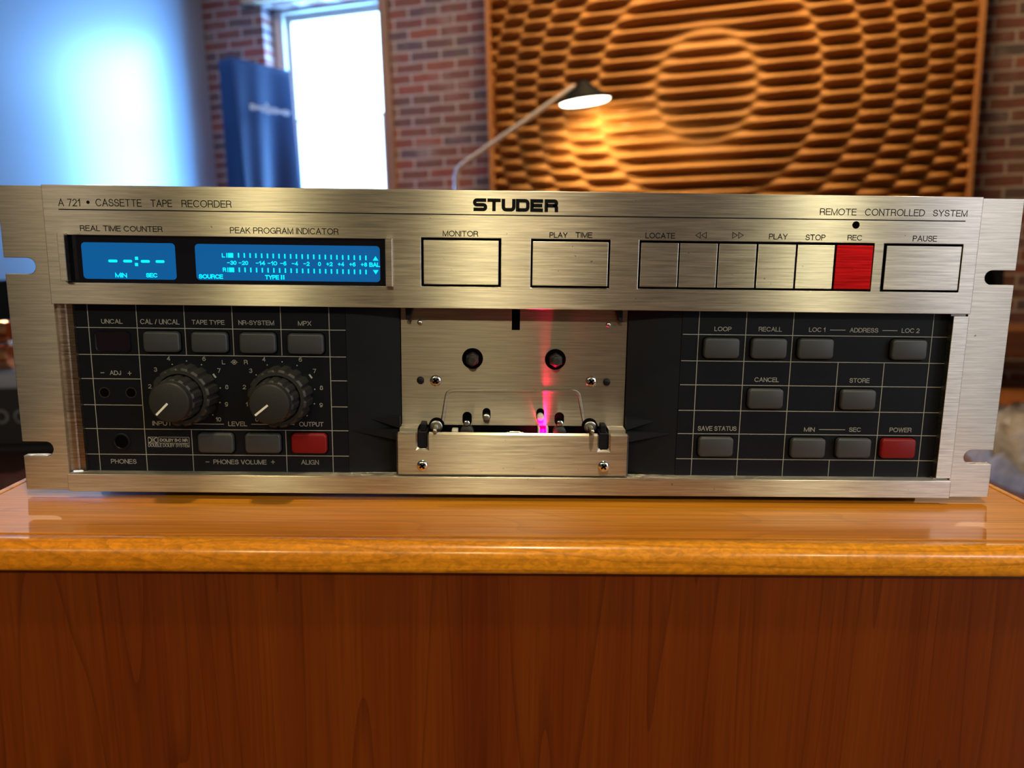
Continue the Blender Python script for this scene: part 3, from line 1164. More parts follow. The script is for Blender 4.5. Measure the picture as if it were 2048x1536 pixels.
prof = [(GY - 0.5, CT - 13.5), (GY - 0.5, CT - 0.5), (GY - 0.9, CT - 0.15)]
for i in range(9):
    a = math.radians(90 + 90 * i / 8)
    prof.append((GY - 4.5 + 6.5 * math.cos(a), CT - 6.5 + 6.5 * math.sin(a)))
for i in range(6):
    a = math.radians(180 + 90 * i / 5)
    prof.append((GY - 8.0 + 3 * math.cos(a), CT - 10.5 + 3 * math.sin(a)))
nose(prof, (XL - 5.5, XR + 5.5), 'front_edging')
for xa, xb in ((XL - 4.6, XL - 0.3), (XR + 0.3, XR + 4.6)):
    m = MB()
    m.box(xa, xb, GY - 0.2, BY, CT - 13.5, CT + 0.0)
    cabpart(m, 'side_edging', M['edge'], bevel=0.8)
zb = (FLOOR_Z + CAMM.z) * 1000 + 30
m = MB()
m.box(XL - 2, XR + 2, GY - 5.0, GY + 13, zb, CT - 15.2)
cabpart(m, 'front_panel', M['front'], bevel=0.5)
for xa in (XL - 2, XR - 16):
    m = MB()
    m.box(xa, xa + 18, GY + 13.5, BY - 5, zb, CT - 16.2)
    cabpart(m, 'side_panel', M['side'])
m = MB()
m.box(XL + 16.5, XR - 16.5, BY - 20, BY - 5, zb, CT - 16.2)
cabpart(m, 'back_panel', M['side'])
m = MB()
m.box(XL + 16.5, XR - 16.5, GY + 13.5, BY - 20.5, zb, zb + 15)
cabpart(m, 'bottom_panel', M['side'])
for fx in (XL + 30, XR - 30):
    for fy in (GY + 30, BY - 40):
        m = MB()
        zfl = (ROOM @ Vector((fx * MM - CAMM.x, fy * MM - CAMM.y, FLOOR_Z))).z * 1000
        m.box(fx - 18, fx + 18, fy - 18, fy + 18, zfl + 0.9, zb)
        cabpart(m, 'levelling_foot', M['void'])

# =================================================================== CASSETTE RECORDER
rec = thing('cassette_recorder', 'silver rack-mount cassette recorder with blue displays and open tape bay on the cherry cabinet', 'cassette recorder')
H = 147.6
YE, YB = 0.0, -2.5                                      # ear plane, bezel plane
BXL, BXR = -219.4, 220.2
BZ = 92.6                                               # lower edge of the upper bezel
RZ = 9.0                                                # top of the bottom rail
YP = 4.0                                                # control panel plane
YD = 9.5                                                # deck plate plane
YK = -2.0                                               # front block plane

m = MB()
m.box(-214, 214, 16, 290, 3, H - 4)
m.build('chassis', M['cheek'], rec)
for fx in (-190, 190):
    for fy in (60, 270):
        m = MB()
        m.lathe(fx, 0, ((0, 1),), 8) if False else None
        n = 20
        m.loops([[(fx + r * math.cos(2 * math.pi * i / n), fy + r * math.sin(2 * math.pi * i / n), z) for i in range(n)]
                 for z, r in ((3, 9), (-2.5, 9), (CT, 8))], cap0=True)
        m.build('foot', M['void'], rec)


# --- rack ears with open slots
def slot_edge(side, z_mid, half, x_in):
    """points of a slot open to the outer side, from its upper lip to the lower (or back)"""
    pts = []
    cx = x_in - half * side
    for i in range(13):
        a = math.radians(90 - 180 * i / 12) if side > 0 else math.radians(90 + 180 * i / 12)
        pts.append((cx + half * math.cos(a) * (1), z_mid + half * math.sin(a)))
    return pts


for side in (-1, 1):
    if side < 0:
        s1 = (F(40, 515.5, 0)[1], F(40, 548, 0)[1], F(71, 532, 0)[0])
        s2 = (F(75, 883, 0)[1], F(75, 911.5, 0)[1], F(106.6, 897, 0)[0])
        xo, xi = -241.3, BXL - 0.2
    else:
        s1 = (F(2005, 541, 0)[1], F(2005, 570.3, 0)[1], F(1969.6, 556, 0)[0])
        s2 = (F(1955, 899.8, 0)[1], F(1955, 928.5, 0)[1], F(1927.7, 914, 0)[0])
        xo, xi = 241.3, BXR + 0.4
    out = [(xi, 0), (xi, H - 0.4)] + [(xo, H - 0.4)]
    for zt_, zb_, xin in (s1, s2):
        half = (zt_ - zb_) / 2
        zm = (zt_ + zb_) / 2
        cx = xin + half * (1 if side < 0 else -1)
        cx = xin - half if side < 0 else xin + half
        arc = []
        for i in range(13):
            a = math.radians(90 - 180 * i / 12)
            arc.append((cx + half * math.cos(a) * (1 if side < 0 else -1), zm + half * math.sin(a)))
        out += [(xo, zt_)] + arc + [(xo, zb_)]
    out += [(xo, 0)]
    if side < 0:
        out = out[::-1]
    m = MB()
    m.prism(out, YE, YE + 4.2)
    m.build('rack_ear', M['alu_ear'], rec, bevel=0.25)

# --- upper bezel with openings
wx0, wx1 = F(131, 520, YB)[0], F(772, 520, YB)[0]
dz1, dz0 = F(450, 473.5, YB)[1], F(450, 569, YB)[1]


def rect_px(a, b2, c, d, Y):
    """left px, right px, top py, bottom py at their middle"""
    mx_, my_ = (a + b2) / 2, (c + d) / 2
    return F(a, my_, Y)[0], F(b2, my_, Y)[0], F(mx_, d, Y)[1], F(mx_, c, Y)[1]


wells = [rect_px(842.5, 1001.5, 476.5, 575, YB), rect_px(1061.5, 1219.5, 479, 576.5, YB),
         rect_px(1277, 1745.5, 483.5, 580, YB), rect_px(1764.5, 1922, 487, 583, YB)]
zt_w = sum(w[3] for w in wells) / 4
zb_w = sum(w[2] for w in wells) / 4
wells = [(w[0], w[1], zb_w, zt_w) for w in wells]
bez = plate(BXL, BXR, BZ, H, [(wx0, wx1, dz0, dz1)] + wells, YB, 5.5).build('front_bezel', M['alu'], rec, bevel=0.3)
m = MB()
m.box(BXL, BXR, YB, 5.5, 0, RZ)
m.build('bottom_rail', M['alu'], rec, bevel=0.3)
for w in wells:
    m = MB()
    m.box(w[0] + 0.05, w[1] - 0.05, 0.8, 5.0, w[2] + 0.05, w[3] - 0.05)
    m.build('key_well', M['void'], rec)

kz1, kz0 = zt_w - 1.1, zb_w + 1.0
keys = [(847, 997, 'alu_key'), (1064.5, 1215.5, 'alu_key'), (1280.7, 1355.2, 'alu_key'), (1358.4, 1432.6, 'alu_key'),
        (1436, 1510, 'alu_key'), (1514.2, 1588.8, 'alu_key'), (1592.6, 1666.2, 'alu_key'), (1670.4, 1743, 'alu_red'), (1770.5, 1919, 'alu_key')]
for a, b2, mt in keys:
    x0, x1 = F(a, 527, YB)[0], F(b2, 533, YB)[0]
    m = MB()
    m.box(x0, x1, YB - 0.4, 0.6, kz0, kz1)
    m.build('transport_key', M[mt], rec, bevel=0.22, label='red record key' if mt == 'alu_red' else None)

# bezel lettering
T = lambda s, a, b2, c, d, wgt=0.38: text_px(s, a, b2, c, d, YB, M['ink'], bez, wgt)
T('A 721', 116, 160, 397.5, 412.5)
T('CASSETTE', 191, 283, 398, 413)
T('TAPE', 301, 344, 399.5, 414)
T('RECORDER', 363, 463, 400.5, 415)
m = MB()
cx, cz = F(176, 404.5, YB)
m.lathe(cx, cz, ((YB, 0.8), (YB - 0.05, 0.8)), 16)
m.build('printed_dot', M['ink'], bez)
T('REMOTE', 1640, 1713, 417, 430.5)
T('CONTROLLED', 1730, 1850, 418, 432)
T('SYSTEM', 1866, 1935, 420, 433)
T('REAL TIME COUNTER', 160, 325, 451.5, 463)
T('PEAK PROGRAM INDICATOR', 460, 677, 455.5, 468)
T('MONITOR', 885.5, 956.5, 461.5, 473)
T('PLAY', 1099, 1135, 464.5, 475.5)
T('TIME', 1151, 1184.5, 464.5, 475.5)
T('LOCATE', 1291, 1350, 465.5, 477)
T('PLAY', 1538, 1575, 467.5, 479)
T('STOP', 1611, 1651, 469, 480.5)
T('REC', 1695, 1724.5, 470, 481)
T('PAUSE', 1825.5, 1874, 471.5, 483)
for c0, sgn in ((1402, -1), (1476, 1)):
    m = MB()
    for k in (-1, 1):
        xa, z_ = F(c0 + k * 6 - sgn * 4.6, 470.5, YB)
        xb, _ = F(c0 + k * 6 + sgn * 4.6, 470.5, YB)
        hh = 1.35
        m.stroke([(xa, z_ - hh), (xb, z_), (xa, z_ + hh)], 0.26, YB - 0.05, 0.05, closed=True)
    m.build('wind_arrows', M['ink'], bez)
m = MB()
xa, za = F(117, 419, YB)
xb, zb_ = F(1931, 442, YB)
zr = (za + zb_) / 2
m.box(xa, xb, YB - 0.05, YB, zr - 0.24, zr + 0.24)
m.build('printed_rule', M['ink'], bez)
m = MB()
cx, cz = F(1712, 450, YB)
m.lathe(cx, cz, ((YB + 0.1, 1.75), (YB - 0.04, 1.75), (YB - 0.06, 1.5)), 24)
m.build('record_lamp', M['void'], rec, smooth=40)

# maker's lettering, heavy extended capitals


def arc(cx, cy, r, a0, a1, n=7):
    return [(cx + r * math.cos(math.radians(a0 + (a1 - a0) * i / n)), cy + r * math.sin(math.radians(a0 + (a1 - a0) * i / n))) for i in range(n + 1)]


LET = {
    'S': [[(1.2, .87), (.33, .87)] + arc(.33, .685, .185, 90, 270) + arc(.95, .315, .185, 90, -90) + [(.95, .13), (.05, .13)]],
    'T': [[(0, .87), (1.2, .87)], [(.6, .80), (.6, 0)]],
    'U': [[(.15, 1), (.15, .38)] + arc(.40, .38, .25, 180, 270) + arc(.85, .38, .25, 270, 360) + [(1.10, .38), (1.10, 1)]],
    'D': [[(.15, .0), (.15, .87)] + arc(.82, .62, .25, 90, 0) + arc(.82, .38, .25, 0, -90) + [(.2, .13)]],
    'E': [[(1.15, .87), (.15, .87), (.15, .13), (1.15, .13)], [(.2, .5), (1.08, .5)]],
    'R': [[(.15, 0), (.15, .87), (.85, .87)] + arc(.88, .69, .18, 90, -90) + [(.2, .51)], [(.75, .51)] + arc(.86, .30, .21, 90, 0) + [(1.07, 0)]],
}
x0, z1 = F(946, 398.5, YB)
x1, _ = F(1118, 411, YB)
_, z0 = F(1032, 423, YB)
_, z1 = F(1032, 398, YB)
m = MB()
cell = (x1 - x0) / 6
for i, ch in enumerate('STUDER'):
    wch = 1.25
    sx = cell * 0.965 / wch
    for st in LET[ch]:
        pts = [(x0 + i * cell + px_ * sx, z0 + pz * (z1 - z0)) for px_, pz in st]
        m.stroke(pts, (z1 - z0) * 0.285, YB - 0.06, 0.06)
m.build('brand_lettering', M['ink'], bez)

# --- display window
disp = plate(wx0 - 0.0, wx1 + 0.0, dz0, dz1, [], -0.6, 5.0)
disp = disp.build('display_window', M['glass'], rec)
for a, b2, c, d in ((117.5, 131.5, 466, 562), (770.5, 784.5, 477, 573)):
    xa, xb, za, zb_ = rect_px(a, b2, c, d, YB - 3)
    m = MB()
    m.box(xa, xb, YB - 3.2, YB, za, zb_)
    m.build('display_bracket', M['alu'], rec, bevel=0.2)
YS = -0.62
scr = []
for a, b2, c, d in ((165, 351.5, 485.5, 558.5), (391.5, 760, 490, 562)):
    xa, xb, za, zb_ = rect_px(a, b2, c, d, YS)
    m = MB()
    m.prism(rrect(xa, xb, za, zb_, 1.7), YS - 0.10, YS)
    scr.append(m.build('display_screen', M['screen'], disp))
YG = YS - 0.14
m = MB()
for a, b2 in ((216.5, 235), (246.3, 264.3), (281.5, 299.7), (311, 329)):
    xa, z_ = F(a, 522.5, YG)
    xb, _ = F(b2, 522.5, YG)
    zz = F(273, 522.5, YG)[1]
    m.prism(rrect(xa, xb, zz - 0.65, zz + 0.65, 0.6), YG, YG + 0.03)
for py in (516.6, 529):
    xa, zz = F(273, py, YG)
    m.box(xa - 0.75, xa + 0.75, YG, YG + 0.03, zz - 0.75, zz + 0.75)
m.build('counter_digits', M['cyan'], disp)
D = lambda s, a, b2, c, d, wgt=0.46: text_px(s, a, b2, c, d, YG, M['cyan'], disp, wgt, 'display_legend')
D('MIN', 230.5, 254, 546, 555)
D('SEC', 292, 315, 546, 555)
D('SOURCE', 397.5, 446, 548.5, 557.5)
D('TYPE', 530, 558, 550, 559)
D('L', 443.5, 450, 506.5, 515)
D('R', 445.5, 452.5, 535, 543.5)
D('BAL', 738.5, 760, 525, 534)
m = MB()
for k in (0, 1):
    xa, zz = F(563 + 4.5 * k, 554.5, YG)
    m.box(xa - 0.32, xa + 0.32, YG, YG + 0.03, zz - 1.1, zz + 1.1)
m.build('display_legend', M['cyan'], disp)
vals = [('-30', 463.5), ('-20', 486.8), ('-14', 521), ('-10', 545), ('-6', 566.6), ('-4', 589.7), ('-2', 613), ('0', 639), ('+2', 659), ('+4', 682), ('+6', 705), ('+8', 728)]
m = MB()
for s, cx in vals:
    py = 525.5 + (cx - 463) * 4.0 / 290
    sgn = s[0] if s[0] in '+-' else ''
    dg = s[len(sgn):]
    wd = 6.2 * len(dg) + (0.2 if len(dg) == 2 else 0)
    tot = wd + (6.4 if sgn else 0)
    xa = cx - tot / 2
    z1 = F(cx, py - 4.2, YG)[1]
    z0 = F(cx, py + 4.2, YG)[1]
    if sgn:
        xs0, _ = F(xa, py, YG)
        xs1, _ = F(xa + 5.6, py, YG)
        zc_ = (z0 + z1) / 2
        m.box(xs0, xs1, YG, YG + 0.03, zc_ - 0.2, zc_ + 0.2)
        if sgn == '+':
            xm = (xs0 + xs1) / 2
            m.box(xm - 0.2, xm + 0.2, YG, YG + 0.03, zc_ - 0.7, zc_ + 0.7)
    xd0, _ = F(cx + tot / 2 - wd, py, YG)
    xd1, _ = F(cx + tot / 2, py, YG)
    text_into(m, dg, xd0, xd1, z0, z1, YG + 0.03, 0.42, 0.03)
m.build('scale_numerals', M['cyan'], disp)
for row, (xs0, xe, y0, y1, blk) in enumerate(((477, 731.7, 510.6, 515.8, (452.5, 466.5)), (478.6, 732, 539.6, 544, (454.5, 468.5)))):
    m = MB()
    for i in range(23):
        px_ = xs0 + (xe - xs0) * i / 22
        py = y0 + (y1 - y0) * i / 22
        xa, zz = F(px_, py, YG)
        m.box(xa - 0.34, xa + 0.34, YG, YG + 0.03, zz - 1.1, zz + 1.1)
    xa, zz = F(blk[0], y0, YG)
    xb, _ = F(blk[1], y0, YG)
    m.box(xa + 0.75, xb, YG, YG + 0.03, zz - 1.1, zz + 1.1)
    m.box(xa, xa + 0.45, YG, YG + 0.03, zz - 1.1, zz + 1.1)
    m.build('level_bars', M['cyan'], disp)
for cxp, cyp, s in ((751, 516.8, 1), (751.5, 544.5, -1)):
    xa, zz = F(cxp, cyp, YG)
    m = MB()
    tri = [(xa - 1.35, zz - s * 1.05), (xa + 1.35, zz - s * 1.05), (xa, zz + s * 1.05)]
    m.prism(tri if s > 0 else tri[::-1], YG, YG + 0.03)
    m.build('balance_arrow', M['cyan'], disp)

# --- control panels
LPX0, LPX1 = F(140, 780, YP)[0], F(694, 780, YP)[0]
RPX0, RPX1 = F(1358, 780, YP)[0], F(1893, 780, YP)[0]
pan_l = plate(BXL + 4.5, LPX1, RZ - 2, BZ + 2, [], YP, 14).build('control_panel', M['black'], rec, label='left control panel with level knobs')
pan_r = plate(RPX0, RPX1 + 6, RZ - 2, BZ + 2, [], YP, 14).build('control_panel', M['black'], rec, label='right control panel with locator keys')


def grid(parent, vert, horiz, Y):
    m = MB()
    lw_ = 0.165
    for px, py, ya, yb_ in vert:                         # x from (px, py); from py ya to yb
        x, _ = F(px, py, Y)
        z1 = F(px, ya, Y)[1] if ya else BZ + 1
        z0 = F(px, yb_, Y)[1] if yb_ else RZ - 1
        m.box(x - lw_, x + lw_, Y - 0.04, Y, z0, z1)
    for px, py, xa, xb in horiz:                         # z from (px, py); from px xa to xb
        _, z = F(px, py, Y)
        m.box(F(xa, py, Y)[0], F(xb, py, Y)[0], Y - 0.045, Y, z - lw_, z + lw_)
    m.build('grid_lines', M['print'], parent)


grid(pan_l, [(188, 780, None, None), (283.5, 780, None, None), (370, 660, None, 710), (385.5, 905, 859, None), (465.5, 660, None, 710.5),
             (562, 660, None, 711), (662, 780, None, None), (573, 905, 860, None)],
     [(420, 657.5, 153, 691), (420, 711.2, 158, 692), (210, 757.3, 163, 281.5), (678, 761.7, 662, 694), (220, 809.8, 167, 284), (680, 813.8, 663, 695),
      (420, 859.2, 171, 697), (420, 910, 174, 698)], YP)
grid(pan_r, [(1391, 780, None, None), (1484, 780, None, None), (1577, 780, None, None), (1672, 775, 724, 823), (1657, 940, 920, None), (1757.5, 840, 725.5, None),
             (1852.5, 780, None, None)],
     [(1630, 671.5, 1365.5, 1897), (1630, 724.2, 1362.4, 1893), (1625, 772, 1360, 1888), (1620, 823, 1357, 1882), (1615, 869.3, 1355, 1876), (1610, 919.5, 1352.5, 1870)], YP)

PL = lambda s, a, b2, c, d, wgt=0.29: text_px(s, a, b2, c, d, YP, M['print'], pan_l, wgt)
PR = lambda s, a, b2, c, d, wgt=0.29: text_px(s, a, b2, c, d, YP, M['print'], pan_r, wgt)
for a in (('UNCAL', 202.5, 245, 638.3, 647.3), ('CAL / UNCAL', 280.5, 359, 638.5, 648.5), ('TAPE TYPE', 383.5, 448.8, 640, 649), ('NR-SYSTEM', 477, 548, 641, 650),
          ('MPX', 596, 622.5, 642.2, 651.2), ('ADJ', 219.5, 242, 741.3, 750), ('INPUT', 305, 344, 842.2, 851), ('LEVEL', 456.5, 494, 843.2, 852.2), ('OUTPUT', 598.5, 647, 844, 853),
          ('PHONES', 222, 273, 918.2, 927.2), ('PHONES VOLUME', 427, 533, 919.5, 928.5), ('ALIGN', 602.5, 637.5, 920, 929.2), ('L', 443.8, 450.3, 720, 728.5), ('R', 488, 495.5, 720, 728.5)):
    PL(*a)
for a in (('LOOP', 1429, 1463, 653.5, 662.3), ('RECALL', 1517.5, 1564, 654, 663), ('LOC 1', 1618, 1650.5, 655, 663.8), ('ADDRESS', 1699.5, 1756.5, 656, 665), ('LOC 2', 1803.5, 1839, 656.8, 665.8),
          ('CANCEL', 1509, 1558, 755, 764), ('STORE', 1699, 1739, 756.5, 765.5), ('SAVE STATUS', 1395.5, 1473, 852.5, 861.5), ('MIN', 1608, 1629.5, 854.7, 863.3), ('SEC', 1698, 1721.8, 855, 863.5), ('POWER', 1779, 1823, 855.5, 864.3)):
    PR(*a)


def rule(parent, pxs, py, Y=YP, w=0.3):
    m = MB()
    _, z = F(sum(pxs) / 2, py, Y)
    m.box(F(pxs[0], py, Y)[0], F(pxs[1], py, Y)[0], Y - 0.04, Y, z - w / 2, z + w / 2)
    return m


rule(pan_l, (349, 448), 848).build('printed_rule', M['print'], pan_l)
rule(pan_l, (502.6, 589), 848.8).build('printed_rule', M['print'], pan_l)
rule(pan_r, (1660, 1691), 660.2).build('printed_rule', M['print'], pan_r)
rule(pan_r, (1765, 1795), 661.2).build('printed_rule', M['print'], pan_r)
rule(pan_r, (1638, 1690), 859.2).build('printed_rule', M['print'], pan_r)


def plusminus(px, py, plus):
    m = rule(pan_l, (px - 3.8, px + 3.8), py)
    if plus:
        x, z = F(px, py, YP)
        m.box(x - 0.15, x + 0.15, YP - 0.04, YP, z - 1.05, z + 1.05)
    m.build('printed_sign', M['print'], pan_l)


plusminus(205, 745.5, False)
plusminus(259.3, 746.5, True)
plusminus(415, 923.8, False)
plusminus(546, 924, True)
# L / R symbol between the dials
m = MB()
x, z = F(468.4, 724.3, YP)
m.stroke([(x + 1.0 * math.cos(2 * math.pi * i / 18), z + 1.0 * math.sin(2 * math.pi * i / 18)) for i in range(18)], 0.25, YP - 0.04, 0.04, closed=True)
m.lathe(x, z, ((YP, 0.45), (YP - 0.04, 0.45)), 12)
m.box(x - 1.7, x - 0.9, YP - 0.04, YP, z - 0.12, z + 0.12)
m.box(x + 0.9, x + 1.7, YP - 0.04, YP, z - 0.12, z + 0.12)
m.build('printed_symbol', M['print'], pan_l)
# noise reduction badge
m = MB()
xa, xb, za, zb_ = rect_px(317, 378.3, 874.3, 886.3, YP)
m.stroke(rrect(xa, xb, za, zb_, 0.15, 1), 0.2, YP - 0.04, 0.04, closed=True)
text_into(m, 'DOLBY B·C NR', xa + 0.7, xb - 0.7, za + 0.75, zb_ - 0.75, YP, 0.34)
xa, xb, _, _ = rect_px(296.5, 379, 887, 894, YP)
_, z1 = F(338, 887.2, YP)
_, z0 = F(338, 894, YP)
text_into(m, 'DOUBLE DOLBY SYSTEM', xa, xb, z0, z1, YP, 0.22)
xa, xb, za, zb_ = rect_px(296.5, 315, 874, 886, YP)
xm = (xa + xb) / 2
m.stroke(rrect(xa, xb, za, zb_, 0.1, 1), 0.18, YP - 0.04, 0.04, closed=True)
hh = (zb_ - za) / 2
m.box(xm - 0.1, xm + 0.1, YP - 0.04, YP, za, zb_)
for sd in (-1, 1):
    ex = xa if sd < 0 else xb
    pts = [(ex - sd * ((xb - xa) / 2 - 0.55) * math.sin(math.radians(t)), (za + zb_) / 2 + (hh - 0.25) * math.cos(math.radians(t))) for t in range(0, 181, 12)]
    m.stroke(pts, 0.42, YP - 0.04, 0.04)
m.build('noise_reduction_badge', M['print'], pan_l)

# dials printed round the knobs
KN = [(-160.0, 48.8), (-113.7, 48.4)]
dial_a = [(('2', 299.6, 772.6), ('3', 311, 739), ('4', 337, 717), ('6', 408, 717.5), ('7', 438, 741), ('8', 453.6, 774), ('9', 453, 808.7), ('10', 437, 838.7)),
          (('0', 513.8, 839), ('1', 493.5, 808.7), ('2', 488.7, 774), ('3', 501.4, 741.4), ('4', 527.8, 718.6), ('6', 600.6, 719), ('7', 629, 742), ('8', 642.8, 775.7), ('9', 642.3, 810))]
dots_a = [((344.5, 728.7), (373, 722), (403, 729.5), (323, 747), (440.5, 776), (440, 805), (425.7, 829.8)),
          ((534.4, 730), (564.3, 723.6), (594, 731), (512.3, 749.8), (501.9, 776.5), (629.6, 778.5), (628.8, 807.5), (614.3, 831.5))]
bars_a = [(429, 751.6), (621.2, 752.6)]
for nums, dots, bar in zip(dial_a, dots_a, bars_a):
    m = MB()
    for s, cx, cy in nums:
        x, z = F(cx, cy, YP)
        w_ = 0.78 if s != '10' else 1.3
        if s == '1':
            w_ = 0.42
        text_into(m, s, x - w_, x + w_, z - 1.05, z + 1.05, YP, 0.28)
    for cx, cy in dots:
        x, z = F(cx, cy, YP)
        m.lathe(x, z, ((YP, 0.32), (YP - 0.04, 0.32)), 12)
    x, z = F(bar[0], bar[1], YP)
    m.stroke([(x - 0.65, z + 0.95), (x + 0.65, z - 0.95)], 0.85, YP - 0.04, 0.04)
    m.build('dial_scale', M['print'], pan_l)

for (kx, kz), ang in zip(KN, (math.radians(225), math.radians(219))):
    kn = MB()
    kn.lathe(kx, kz, ((YP, 14.9, 1.1), (-5.0, 14.5, 1.1), (-6.3, 14.2, 1.0), (-7.0, 13.2, 0.2), (-7.0, 11.5), (-4.0, 11.4), (-4.0, 2)), 192, 16)
    ko = kn.build('level_knob', M['knob'], rec, smooth=28)
    kn = MB()
    kn.lathe(kx, kz, ((-4.0, 11.1, 0.3), (-8.0, 10.8, 0.9), (-14.6, 10.3, 1.0), (-15.2, 9.7, 0.1), (-15.4, 9.2), (-15.6, 9.6), (-18.7, 9.35), (-19.4, 8.9), (-19.5, 8.6)), 196, 14)
    ki = kn.build('inner_knob', M['knob'], ko, smooth=28)
    m = MB()
    m.stroke([(kx + 0.6 * math.cos(ang), kz + 0.6 * math.sin(ang)), (kx + 8.4 * math.cos(ang), kz + 8.4 * math.sin(ang))], 1.0, -19.58, 0.08)
    m.build('pointer_line', M['white'], ko)


def key_px(px0, px1, py0, py1, mat, parent=rec, name='function_key', label=None):
    Yk = YP - 2.6
    cx, cz = F((px0 + px1) / 2, (py0 + py1) / 2, Yk)
    w_, h_ = 17.6 / 2, 10.2 / 2
    m = MB()
    m.key(cx - w_, cx + w_, cz - h_, cz + h_, Yk, YP - 0.2, 2.0, 0.9)
    o = m.build(name, mat, parent, smooth=60, label=label)
    m = MB()                                             # dark clearance round the key
    m.prism(rrect(cx - w_ - 0.55, cx + w_ + 0.55, cz - h_ - 0.6, cz + h_ + 0.45, 2.4), YP - 0.03, YP)
    m.build('key_clearance', M['void'], pan_l if cx < 0 else pan_r)
    return o


for a in ((284.8, 358, 663, 705), (381, 454, 664, 706.6), (477.7, 550.6, 665, 708), (573.7, 646.6, 667, 709.5), (395, 466, 866, 907.7), (488.7, 561, 866.5, 908.5)):
    key_px(*a, M['key'])
key_px(582, 653, 867, 908.5, M['keyred'], label='red align key')
for a in ((1408, 1480.5, 675.7, 718), (1503, 1575.7, 676.3, 718.8), (1596.8, 1669, 677, 719), (1784.5, 1855, 679.5, 720.6), (1496.5, 1568, 777.7, 818.8), (1682.4, 1753, 779.5, 821),
          (1396.8, 1467.8, 874, 915), (1581.6, 1652.4, 876.8, 917.4), (1672.7, 1744, 877, 917.4)):
    key_px(*a, M['key'])
key_px(1761, 1834, 878, 918, M['keyred'], label='red power key')
# dark indicator window UNCAL
xa, xb, za, zb_ = rect_px(190.5, 263.5, 661, 704, YP)
m = MB()
rr_o, rr_i = rrect(xa, xb, za, zb_, 2.2), rrect(xa + 0.7, xb - 0.7, za + 0.7, zb_ - 0.7, 1.7)
m.loops([[(x, YP, z) for x, z in rr_o], [(x, YP - 0.7, z) for x, z in rrect(xa + 0.25, xb - 0.25, za + 0.25, zb_ - 0.25, 2)], [(x, YP - 0.2, z) for x, z in rr_i]], cap1=False)
lm = m.build('indicator_rim', M['black'], rec, smooth=40)
m = MB()
m.prism(rr_i, YP - 0.25, YP)
m.build('indicator_lens', M['lens'], lm)
# adjuster holes and headphone socket
for px, py in ((209, 785), (262, 785.3)):
    x, z = F(px, py, YP)
    m = MB()
    m.ring(x, z, 2.25, 2.65, YP - 0.06, YP, 28)
    o = m.build('adjuster_rim', M['knob'], rec, smooth=40)
    m = MB()
    m.lathe(x, z, ((YP, 2.3), (YP - 0.05, 2.3)), 24)
    m.build('adjuster_hole', M['void'], o)
x, z = F(243.5, 883, YP)
m = MB()
rings = [(YP, 4.5), (YP - 0.5, 4.4), (YP - 0.7, 4.0), (YP - 0.7, 3.5), (YP - 0.3, 3.2)]
m.lathe(x, z, rings, 36)
o = m.build('headphone_socket', M['black'], rec, smooth=30)
m = MB()
m.lathe(x, z, ((YP - 0.3, 3.15), (YP - 0.35, 3.15)), 30)
m.build('socket_bore', M['void'], o)

# --- ribbed strip at the left, silver strip at the right
xa = F(126.5, 780, 3)[0]
xb = F(161.5, 780, 3)[0]
m = MB()
segs = 90
rows = []
for i in range(segs + 1):
    z = RZ + 0.6 + (BZ - RZ - 0.6) * i / segs
    jig = [0.18 * math.sin(i * 2.3 + k * 1.7) * ((i * 7 + k * 3) % 5 > 1) for k in range(7)]
    xs = [xa, xa + 0.2, xa + (xb - xa) * 0.45, xa + (xb - xa) * 0.56, xa + (xb - xa) * 0.62, xb - 0.2, xb]
    ys = [4.5, 2.2, 2.0, 2.0, 2.7, 2.2, 4.5]
    rows.append([(x, y + (j if 0 < k < 6 else 0) * 0.22, z) for k, (x, y, j) in enumerate(zip(xs, ys, jig))])
vs = [p for r in rows for p in r]
fs = [(i * 7 + k, i * 7 + k + 1, (i + 1) * 7 + k + 1, (i + 1) * 7 + k) for i in range(segs) for k in range(6)]
m.add(vs, fs)
m.build('ribbed_strip', M['tape'], rec, smooth=30)
xa, xb = F(1889, 795, 0)[0], F(1919.5, 795, 0)[0]
za, zb_ = F(1886, 956.5, 0)[1], F(1922, 633, 0)[1]
m = MB()
m.box(xa, xb, -0.3, 3.9, za, zb_)
m.build('silver_strip', M['alu_key'], rec, bevel=0.25)
for z0, z1 in ((RZ + 0.2, za - 0.1), (zb_ + 0.1, BZ - 0.2)):
    m = MB()
    m.box(xa - 0.8, xb - 1.2, 0.8, 3.8, z0, z1)
    m.build('strip_tab', M['steel'], rec)

